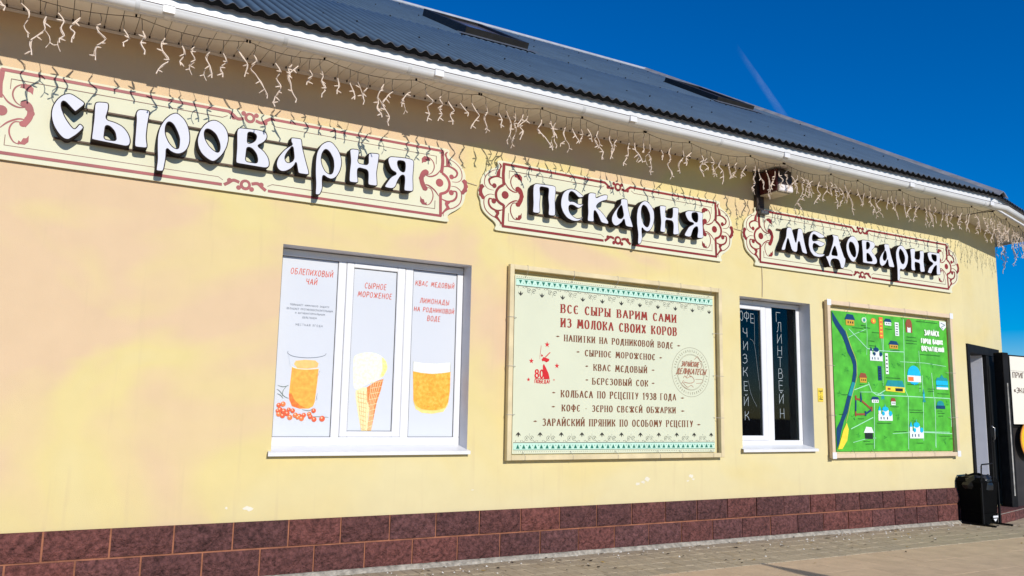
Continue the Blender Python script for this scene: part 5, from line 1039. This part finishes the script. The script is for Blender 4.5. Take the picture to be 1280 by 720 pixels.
for k, x0, z0, x1, z1, c1, c2 in MAP_ICONS:
    w, h = x1 - x0, z1 - z0; cx = (x0 + x1) / 2; _lay[0] = 0
    if k in ('house', 'house2'):
        RC(x0 + w * .12, x1 - w * .1, z0, z0 + h * .6, c1); PL([(x0, z0 + h * .5), (x0 + w * .25, z1), (x1 - w * .2, z1 - h * .04), (x1, z0 + h * .5)], c2)
        for q in (.28, .5, .7): RC(x0 + w * q, x0 + w * (q + .1), z0 + h * .18, z0 + h * .36, 'black')
    elif k == 'blob': disc(mpm, cx, (z0 + z1) / 2, w * .45, YM2 - .001, K_[c1], 9, h * .45); disc(mpm, cx, (z0 + z1) / 2, w * .2, YM2 - .004, K_[c2], 6)
    elif k == 'strip':
        RC(x0 + w * .1, x1 - w * .1, z0, z1, c1)
        for q in range(5): RC(x0 + w * .25, x1 - w * .3, z0 + h * (.1 + q * .18), z0 + h * (.16 + q * .18), 'black' if c2 in ('black', 'pale') else 'yellow')
    elif k == 'arch': RC(x0, x1, z0, z1 - h * .2, c1); disc(mpm, cx, z1 - h * .22, w * .45, YM2 - .002, K_[c1]); RC(cx - w * .25, cx + w * .25, z0, z0 + h * .55, c2)
    elif k == 'church':
        RC(x0, x1, z0, z0 + h * .38, c1); RC(cx - w * .2, cx + w * .25, z0 + h * .3, z0 + h * .62, c1); disc(mpm, cx, z0 + h * .68, w * .22, YM2 - .003, K_[c2], 12, h * .14)
        PL([(cx - w * .03, z0 + h * .75), (cx + w * .03, z0 + h * .75), (cx, z1)], c2)
        RC(x0 + w * .02, x0 + w * .2, z0 + h * .35, z0 + h * .6, c1); PL([(x0, z0 + h * .58), (x0 + w * .22, z0 + h * .58), (x0 + w * .11, z0 + h * .85)], c2)
        disc(mpm, x0 + w * .35, z0 + h * .42, w * .1, YM2 - .003, K_[c2], 8); disc(mpm, x1 - w * .15, z0 + h * .42, w * .12, YM2 - .003, K_[c2], 8)
        for q in (.15, .35, .6, .8): RC(x0 + w * q, x0 + w * (q + .06), z0 + h * .08, z0 + h * .22, 'navy')
    elif k == 'long':
        PL([(x0, z0 + h * .1), (x1, z0), (x1, z0 + h * .5), (x0, z0 + h * .55)], c1); PL([(x0, z0 + h * .5), (x1, z0 + h * .45), (x1 - w * .1, z1), (x0 + w * .12, z1)], c2); RC(cx, x1 - w * .1, z0 + h * .1, z0 + h * .36, 'black'); RC(x0 + w * .1, x0 + w * .25, z0 + h * .2, z0 + h * .36, 'brown')
    elif k == 'dome':
        disc(mpm, cx, z0 + h * .4, w * .48, YM2 - .001, K_[c2], 20, h * .58); RC(x0, x1, z0, z0 + h * .38, c1); RC(x0 + w * .05, x0 + w * .45, z0 + h * .05, z0 + h * .3, 'orange')
    elif k == 'palace':
        RC(x0, x1, z0, z0 + h * .62, c1); PL([(x0 - .005, z0 + h * .58), (x1 + .005, z0 + h * .58), (x1 - w * .1, z0 + h * .78), (x0 + w * .1, z0 + h * .78)], 'teal'); PL([(cx - w * .2, z0 + h * .75), (cx + w * .2, z0 + h * .75), (cx, z1)], 'teal'); RC(x0, x1, z0 + h * .22, z0 + h * .3, 'teal'); RC(x0, x1, z0, z0 + h * .14, 'white')
    elif k == 'boat': disc(mpm, cx, z0 + h * .5, w * .4, YM2 - .001, K_[c2], 14, h * .5); RC(x0, x1, z0, z0 + h * .4, c1)
    elif k == 'kreml':
        q = [(x0 + w * .05, z1 - h * .3), (x0 + w * .35, z1 - h * .35), (x1, z0 + h * .3), (x0 + w * .6, z0 + h * .12), (x0, z0 + h * .1), (x0 + w * .05, z1 - h * .3)]
        for i in range(5): ribbon(mpm, [q[i], q[i + 1]], .022, YM2 - .001, K_['brown' if i in (0, 1, 3) else 'navy'])
        for i, (a, c) in enumerate(q[:5]): RC(a - .012, a + .012, c - .02, c + .035, 'navy' if i % 2 else 'brown')
        PL([(x0 + w * .3, z1 - h * .35), (x0 + w * .42, z1 - h * .35), (x0 + w * .36, z1)], 'navy')
    elif k == 'star': star(mpm, cx, (z0 + z1) / 2, w * .5, K_[c1])
    elif k == 'tower': RC(cx - w * .2, cx + w * .2, z0, z1 - h * .35, c1); PL([(cx - w * .3, z1 - h * .4), (cx + w * .3, z1 - h * .4), (cx, z1)], c2); PL([(x0, z0), (x1, z0), (cx, z0 + h * .35)], c2)
    elif k == 'crest': PL([(x0, z1), (x1, z1), (x1, z0 + h * .4), (cx, z0), (x0, z0 + h * .4)], c1); ribbon(mpm, crom([(x0 + w * .2, z1 - h * .2), (x1 - w * .2, z1 - h * .4), (x0 + w * .3, z0 + h * .4), (cx, z0 + h * .15)], 4), .006, YM2 - .003, K_['navy'])
rnd = random.Random(3)
for (a, b_) in MAP_CAPTIONS:       # lines of print too small to read: broken dashes
    x = a[0]
    while x < b_[0] - .006:
        wd = rnd.uniform(.008, .02); ribbon(mpm, clipx([(x, a[1] + (b_[1] - a[1]) * 0 + rnd.uniform(-.002, .002)), (min(x + wd, b_[0]), a[1] + rnd.uniform(-.002, .002))]), .0065, YM2 - .001, K_['dark']); x += wd + .005
for (a, c) in MAP_TREES:
    for k in range(7):
        q = rnd.uniform(0, 6.28); r_ = rnd.uniform(.02, .05)
        ribbon(mpm, clipx([(a + .01 * math.cos(q), c + .01 * math.sin(q)), (a + r_ * math.cos(q), c + r_ * math.sin(q))]), .004, YM2 - .001, K_['tree'])
mpm.build('map_print', PMs, mp_)
mt_ = MB()
for (t, a, b_, z, h) in MAP_TEXT: text(mt_, t, a, b_ - .02, z, h, YM2 - .003, .013, nib=.006, gap=.30)
mt_.build('map_title', pmat('map_title', (235, 245, 228)), mp_)
ties(mp_, (8.02, 8.36, 9.02, 9.45), (1.25, 1.8), 7.648, 9.962, .782, 2.540, mx0, 9.85, .85, 2.44)

# ---------------------------------------------------------------- small things on the wall
def sticker():
    x0, x1, z0, z1 = 7.515, 7.600, 1.395, 1.545
    r_ = tag(empty('notice_plate', ((x0 + x1) / 2, 0, z0)), 'small yellow notice plate with black marks between window and map', 'notice')
    b = MB(); b.cbox(x0 - r_.location.x, x1 - r_.location.x, -.006, 0, 0, z1 - z0, .002); b.build('plate', mat('yellow_plate', (.80, .60, .06), .5, var=.05), r_)
    p = MB(); X = r_.location.x
    def q(a, c): return (x0 + (x1 - x0) * a - X, (z1 - z0) * c)
    for a in ([(.12, .78), (.88, .78)], [(.5, .78), (.5, .60)], [(.2, .20), (.85, .17)], [(.78, .88), (.86, .84)], [(.5, .48), (.5, .30)], [(.15, .36), (.25, .36)], [(.75, .36), (.85, .34)], [(.38, .28), (.60, .27)]):
        ribbon(p, [q(*a[0]), q(*a[1])], .009 if a[0][0] < .13 or a[0][1] < .21 else .006, -.0062)
    p.build('black_marks', BK, r_)
sticker()
def wire(name, pts, r_, label, mt=None):
    b = MB(); b.tube(pts, r_, 6); return tag(b.build(name, mt or mat('wire_cream', (.55, .45, .30), .6)), label, 'cable')
wire('cable', [(2.98, -.004, 3.22), (3.1, -.006, 3.215), (3.22, -.004, 3.20)], .004, 'thin cream cable crossing the wall between the first and second sign')
wire('cable', [(6.30, -.004, 3.20), (6.34, -.006, 3.195), (6.42, -.005, 3.19)], .004, 'thin cream cable crossing the wall between the second and third sign')
wire('cable', [(6.70, -.006, 2.85), (6.702, -.008, 2.66), (6.695, -.006, 2.50), (6.70, .02, 2.472), (6.70, .145, 2.468)], .004, 'thin cream cable running down from the third sign to the dark window')
# siren housing below the eaves
siren = tag(empty('alarm_siren', (6.66, 0, 3.55)), 'dark red boxed siren with white lower cover on a dark bracket under the eaves', 'siren')
X0 = 6.66
b = MB(); b.cbox(-.055, .055, -.05, -.003, -.11, .315, .004); b.build('bracket', mat('bracket_dark', (.035, .022, .018), .6, var=.2), siren)
b = MB(); b.cbox(-.035, .085, -.09, -.004, -.155, -.118, .004); b.build('bracket_foot', mat('foot_grey', (.10, .10, .10), .4), siren)
b = MB(); b.cbox(-.02, .19, -.30, -.052, .055, .300, .008); hs_ = b.build('housing', mat('housing_red', (.075, .008, .010), .45, var=.15), siren)
b = MB(); b.cbox(-.005, .205, -.312, -.296, .125, .285, .004); b.build('front_panel', mat('front_dark', (.030, .018, .016), .4), hs_)
b = MB(); b.cbox(-.012, .088, -.335, -.297, .048, .122, .008); b.build('white_cover', mat('cover_white', (.74, .70, .70), .4), hs_)
b = MB(); b.cbox(.094, .194, -.335, -.297, .050, .124, .008); b.build('white_cover', _m['cover_white'], hs_)
b = MB(); b.cbox(-.015, .185, -.292, -.056, .040, .054, .004); b.build('underside', mat('under_cream', (.60, .52, .38), .6), hs_)

# ---------------------------------------------------------------- icicle light garlands
WIRE = mat('garland_lead', (.10, .075, .055), .6); LAMP = mat('garland_white', (.74, .60, .48), .35, var=.05)
grnd = random.Random(11)
def drop_mesh(L_, heavy=1.0):
    """one hanging string: dark lead, then a white kinked wire with twig-like lamps"""
    b = MB(); x = 0; y = 0; z = 0
    lead = grnd.uniform(.05, .11)
    b.tube([(0, 0, 0), (grnd.uniform(-.012, .012), grnd.uniform(-.01, .01), -lead * .5), (x + grnd.uniform(-.01, .01), 0, -lead)], .0022, 5, 0)
    p = Vector((b.v[-1][0], 0, -lead)); pts = [p.copy()]; n = max(2, int((L_ - lead) / .05)); dx = grnd.choice((-1, 1))
    tips = []
    for k in range(n):
        dx = -dx if grnd.random() < .6 else dx
        q = p + Vector((dx * grnd.uniform(.010, .042), grnd.uniform(-.02, .02), -grnd.uniform(.032, .06)))
        pts.append(q.copy()); p = q
        if grnd.random() < .75:
            tips.append((q.copy(), Vector((-dx * grnd.uniform(.022, .042), grnd.uniform(-.015, .015), -grnd.uniform(-.012, .034)))))
    b.tube(crom([tuple(v) for v in pts], 3), .0052 * heavy, 5, 1)
    if L_ > .2: b.tube(crom([tuple(v + Vector((.009 * math.sin(i_ * 1.9), .006, 0))) for i_, v in enumerate(pts)], 2), .0034 * heavy, 5, 1)
    for q, d in tips:
        m2 = q + d * .45; e = q + d
        b.tube([tuple(q), tuple(m2), tuple(e)], [.0034 * heavy, .0072 * heavy, .0036 * heavy], 5, 1)
    e = pts[-1]; b.tube([tuple(e), tuple(e + Vector((grnd.uniform(-.012, .012), 0, -.028)))], [.004 * heavy, .006 * heavy], 5, 1)
    if grnd.random() < .35 and len(pts) > 3:      # a forked second strand
        k = grnd.randrange(1, len(pts) - 1); s = pts[k]; sg = grnd.choice((-1, 1))
        f = [tuple(s), tuple(s + Vector((sg * .028, .01, -.03))), tuple(s + Vector((sg * .034, .0, -.075))), tuple(s + Vector((sg * .014, 0, -.115)))]
        b.tube(crom(f, 2), .0034 * heavy, 5, 1)
        b.tube([f[2], tuple(Vector(f[2]) + Vector((sg * .025, 0, -.012)))], [.003, .005], 5, 1)
    return b
def garland(P0, P1, hooks, label, dens=.098, lens=(.13, .34), hv=.9):
    P0, P1 = Vector(P0), Vector(P1); L_ = (P1 - P0).length; d = (P1 - P0) / L_
    root = tag(empty('icicle_lights', P0), label, 'string lights', 'icicle light strings under the eaves')
    nh = hooks; pts = []
    hk = [0] + sorted(grnd.uniform(.85, 1.15) * L_ * k / nh for k in range(1, nh)) + [L_]
    def at(s):
        for a, c in zip(hk[:-1], hk[1:]):
            if a <= s <= c:
                t = (s - a) / (c - a); return d * s + Vector((0, 0, -.05 * 4 * t * (1 - t) * min(1, (c - a) / .8)))
        return d * s
    k = int(L_ / .07)
    cab = MB(); cab.tube([tuple(at(L_ * i / k)) for i in range(k + 1)], .0024, 5); cab.build('cable', WIRE, root)
    hb = MB()
    for h in hk: c = at(h); hb.box(c.x - .006, c.x + .006, c.y - .006, c.y + .006, c.z - .006, c.z + .022)
    hb.build('hook', DARKMETAL, root)
    s = .04
    while s < L_:
        c = at(s)
        ln = grnd.uniform(*lens) * (1.25 if grnd.random() < .2 else 1)
        ob = drop_mesh(ln, hv * grnd.uniform(.85, 1.15)).build('light_drop', [WIRE, LAMP], root)
        ob.location = c; ob.rotation_euler = (0, 0, grnd.uniform(-.5, .5))
        s += dens * grnd.uniform(.55, 1.5)
GY_ = -.435
names = ['icicle light string above the first letters of the longest sign', 'icicle light string above the last letters of the longest sign', 'icicle light string above the first half of the second sign', 'icicle light string between the second sign and the red siren', 'icicle light string above the first half of the third sign', 'icicle light string above the last letters of the third sign']
segs = [(-1.2, 1.1), (1.12, 3.0), (3.02, 4.75), (4.77, 6.6), (6.62, 8.5), (8.52, 10.36)]
for (a, c), nm in zip(segs, names):
    garland((a, GY_, 3.853), (c, GY_, 3.853), 3, nm, dens=.105 if a < 3 else (.092 if a < 6 else .08), lens=(.15, .36) if a < 6 else (.2, .42), hv=.88 if a < 4 else (.78 if a < 6 else .64))
g0 = path_pts(.435, 3.853)
garland(g0[1], g0[2], 3, 'dense icicle light string over the chamfered corner and door', dens=.062, lens=(.2, .42), hv=.62)
garland((g0[2][0], g0[2][1], 3.853), (g0[2][0] + .5, g0[2][1] + 2.8, 3.853), 4, 'icicle light string hanging round the far corner against the sky', dens=.07, lens=(.2, .45), hv=.62)

# ---------------------------------------------------------------- bin, gate, things by the door
bi = tag(empty('litter_bin', (10.1, -.17, -.02)), 'black metal litter bin with lidded top and handle by the doorway', 'bin')
b = MB(); w0, w1_, dep = .165, .20, .15
def taper(mb, x0, x1, X0_, X1_, y0, y1, Y0_, Y1_, z0, z1, mi=0):
    mb.add([(x0, y0, z0), (x1, y0, z0), (x1, y1, z0), (x0, y1, z0), (X0_, Y0_, z1), (X1_, Y0_, z1), (X1_, Y1_, z1), (X0_, Y1_, z1)], [(0, 3, 2, 1), (4, 5, 6, 7), (0, 1, 5, 4), (1, 2, 6, 5), (2, 3, 7, 6), (3, 0, 4, 7)], mi)
taper(b, -.15, .16, -.18, .19, -.13, .13, -.155, .155, .14, .50)
body = b.build('body', BLACK, bi)
b = MB(); taper(b, -.185, .195, -.16, .17, -.16, .16, -.13, .14, .50, .555); b.build('lid', BLACK, bi)
for s_ in (-.165, .175):
    b = MB(); b.box(s_ - .012, s_ + .012, -.30, .17, .0, .02); b.box(s_ - .010, s_ + .010, -.16, -.14, .02, .5); b.box(s_ - .010, s_ + .010, .14, .16, .02, .5); b.build('base_rail', DARKMETAL, bi)
b = MB(); b.tube([(-.14, -.14, .5), (-.14, -.15, .70), (-.13, -.15, .715), (.09, -.15, .725), (.10, -.15, .71), (.10, -.14, .5)], .009, 6); b.build('handle', DARKMETAL, bi)
b = MB(); b.add([(.02, -.165, .075), (.10, -.165, .075), (.065, -.165, .045), (.05, -.165, .045)], [(0, 3, 2, 1)]); b.box(.01, .11, -.17, -.166, .088, .110); b.build('gap_light', WHITE, bi)  # white shapes painted as daylight showing through the gap under the bin
b = MB(); b.box(-.15, .16, -.135, .13, .02, .136); b.build('lower_tray', BLACK, bi)
bg_ = MB()        # crumpled bag showing at the rim
rr = random.Random(5); vt = []; n_ = 14
for j in range(4):
    for i in range(n_):
        q = i * 2 * math.pi / n_; r_ = (1.04, 1.10, 1.02, .8)[j] + rr.uniform(-.05, .05)
        vt.append((.005 + .185 * r_ * math.cos(q), .155 * r_ * math.sin(q), (.42, .47, .53, .585)[j] + rr.uniform(-.015, .015)))
bg_.add(vt, [(j * n_ + i, j * n_ + (i + 1) % n_, (j + 1) * n_ + (i + 1) % n_, (j + 1) * n_ + i) for j in range(3) for i in range(n_)])
bg_.build('bag_rim', mat('bin_bag', (.010, .010, .011), .3, spec=.4), bi)

gt = tag(empty('metal_gate', (11.3, .1, 0)), 'tall black sheet-metal gate standing right of the doorway', 'gate')
b = MB(); b.cbox(-.10, .03, -.06, .07, -.06, 2.13, .006); b.build('post', DARKMETAL, gt)
b = MB(); b.box(-.055, -.030, -.066, -.062, .25, 1.72); b.build('highlight_strip', mat('edge_highlight', (.40, .38, .34), .5, var=.3), gt)  # pale strip painted as the highlight line down the black post
b = MB(); b.box(.034, 1.9, -.002, .012, .03, 2.10); b.build('gate_panel', mat('gate_brown', (.028, .024, .022), .5, var=.15), gt)
for z in (.03, 1.14, 2.06): 
    b = MB(); b.cbox(.032, 1.9, -.022, -.003, z, z + .05, .004); b.build('cross_rail', DARKMETAL, gt)
for i in range(7):
    b = MB(); x = .20 + i * .26; b.box(x, x + .12, -.030, -.023, 2.02, 2.10); b.build('top_tab', DARKMETAL, gt)
pb = tag(empty('gate_notice', (11.335, .06, 1.2)), 'cream poster sheet with a few lines of text on the black gate', 'poster')
b = MB(); b.box(.0, 1.6, -.030, -.026, -.02, .885); b.build('sheet', mat('cream_sheet', (.80, .76, .64), .6, var=.02, scale=2), pb)
b = MB()
text(b, 'ПРИГЛАШАЕМ', .045, .80, .595, .075, -.0302, .005, nib=.012)
text(b, '«ЭКСКУРСИИ»', .05, .85, .395, .070, -.0302, .005, nib=.012)
ribbon(b, [(0.01, .69), (1.59, .69)], .002, -.0302); b.build('text_line', pmat('notice_text', (95, 70, 55)), pb)
ys = tag(empty('round_sign', (11.70, .04, .965)), 'round yellow sign with orange rim low on the black gate', 'sign')
def dring(rad, y0, y1, nm, mt, seg=36):
    b = MB(); vs = [(rad * math.cos(2 * math.pi * i / seg), y, rad * math.sin(2 * math.pi * i / seg)) for y in (y0, y1) for i in range(seg)]
    b.add(vs, [tuple(range(seg)), tuple(reversed(range(seg, 2 * seg)))] + [(i, seg + i, seg + (i + 1) % seg, (i + 1) % seg) for i in range(seg)]); return b.build(nm, mt, ys)
dring(.255, -.022, -.012, 'rim', mat('orange_rim', (.75, .30, .04), .5)); dring(.235, -.0255, -.0222, 'plate', mat('sign_yellow', (.85, .55, .02), .4, var=.08))
b = MB()
for k, z in enumerate((.09, .05, .01, -.03, -.10)):
    ribbon(b, [(-.16 + .03 * abs(k - 2), z), (.16 - .03 * abs(k - 2), z)], .008, -.0258)
ribbon(b, crom([(-.19, -.09), (-.15, -.02), (-.17, .05), (-.12, .11)], 4), .006, -.0258); b.build('faint_marks', mat('mark_ochre', (.50, .30, .02), .6), ys)

# closed parasol on the terrace in front of the shop; only its shadow falls into view
pa = tag(empty('closed_parasol', (5.66, -6.35, -.06)), 'closed grey parasol on the open paving in front of the shop', 'parasol')
b = MB(); b.tube([(0, 0, 0), (0, 0, 2.66)], .022, 8); b.build('pole', mat('pole_grey', (.3, .3, .3), .5), pa)
b = MB(); b.tube([(0, 0, 2.66), (0, 0, 2.45), (0, 0, 2.0), (0, 0, 1.4), (0, 0, 1.2)], [.020, .085, .13, .15, .10], 10); b.build('canopy', mat('canopy_cloth', (.25, .25, .24), .9), pa)
b = MB(); b.tube([(0, 0, 0), (0, 0, .06)], [.28, .24], 20); b.build('base', mat('base_stone', (.3, .29, .27), .9), pa)

# vapour trail high in the sky
def trail():
    M = bpy.data.materials.new('vapour'); M.use_nodes = True
    n, l = M.node_tree.nodes, M.node_tree.links; b_ = n['Principled BSDF']; b_.inputs['Base Color'].default_value = (.85, .85, .85, 1); b_.inputs['Roughness'].default_value = 1; b_.inputs['Subsurface Weight'].default_value = 0
    tc = n.new('ShaderNodeTexCoord'); nz = n.new('ShaderNodeTexNoise'); nz.inputs['Scale'].default_value = 6; l.new(tc.outputs['Generated'], nz.inputs['Vector'])
    sp = n.new('ShaderNodeSeparateXYZ'); l.new(tc.outputs['Generated'], sp.inputs[0])
    return M, n, l, b_, nz, sp, tc
# direction of the trail's two ends as seen from the square
def far(u, v, dist):
    rr_ = Vector(rx) * ((u - 640) / 1033.655) + Vector(ux) * ((360 - v) / 1033.655) + Vector(fx); return Vector((0, -6.35, 1.24)) + rr_ * dist
A0, A1 = far(918, 58, 9000), far(990, 162, 10500)
M, n, l, b_, nz, sp, tc = trail()
uvn = n.new('ShaderNodeUVMap')
me = bpy.data.meshes.new('contrail'); dr = (A1 - A0); sdv = dr.cross(Vector((0, -1, 0))).normalized() * 85
segn = 24; vs = []; fs = []; uvs = []
for i in range(segn + 1):
    c = A0 + dr * (i / segn)
    for k in range(9):
        q = math.pi * k / 8; vs.append(tuple(c + sdv * math.cos(q) * (.7 + .5 * i / segn) + Vector((0, -30 * math.sin(q), 0))))
for i in range(segn):
    for k in range(8): fs.append((i * 9 + k, i * 9 + k + 1, (i + 1) * 9 + k + 1, (i + 1) * 9 + k)); uvs.append((i, k))
me.from_pydata(vs, [], fs); ul = me.uv_layers.new(name='UVMap'); li = 0
for (i, k) in uvs:
    for (a, c) in ((i, k), (i, k + 1), (i + 1, k + 1), (i + 1, k)): ul.data[li].uv = (a / segn, c / 8); li += 1
me.materials.append(M)
s2 = n.new('ShaderNodeSeparateXYZ'); l.new(uvn.outputs[0], s2.inputs[0])
def mathn(op, a, b=None):
    q = n.new('ShaderNodeMath'); q.operation = op
    for i, v in enumerate((a, b)):
        if v is None: continue
        if isinstance(v, (int, float)): q.inputs[i].default_value = v
        else: l.new(v, q.inputs[i])
    return q.outputs[0]
fu = mathn('SINE', mathn('MULTIPLY', s2.outputs['X'], math.pi)); fv = mathn('POWER', mathn('SINE', mathn('MULTIPLY', s2.outputs['Y'], math.pi)), 2.0)
al = mathn('MULTIPLY', mathn('MULTIPLY', fu, fv), mathn('MULTIPLY', nz.outputs[0], .10)); l.new(al, b_.inputs['Alpha'])
ct = bpy.data.objects.new('contrail', me); col.objects.link(ct); tag(ct, kind='structure')
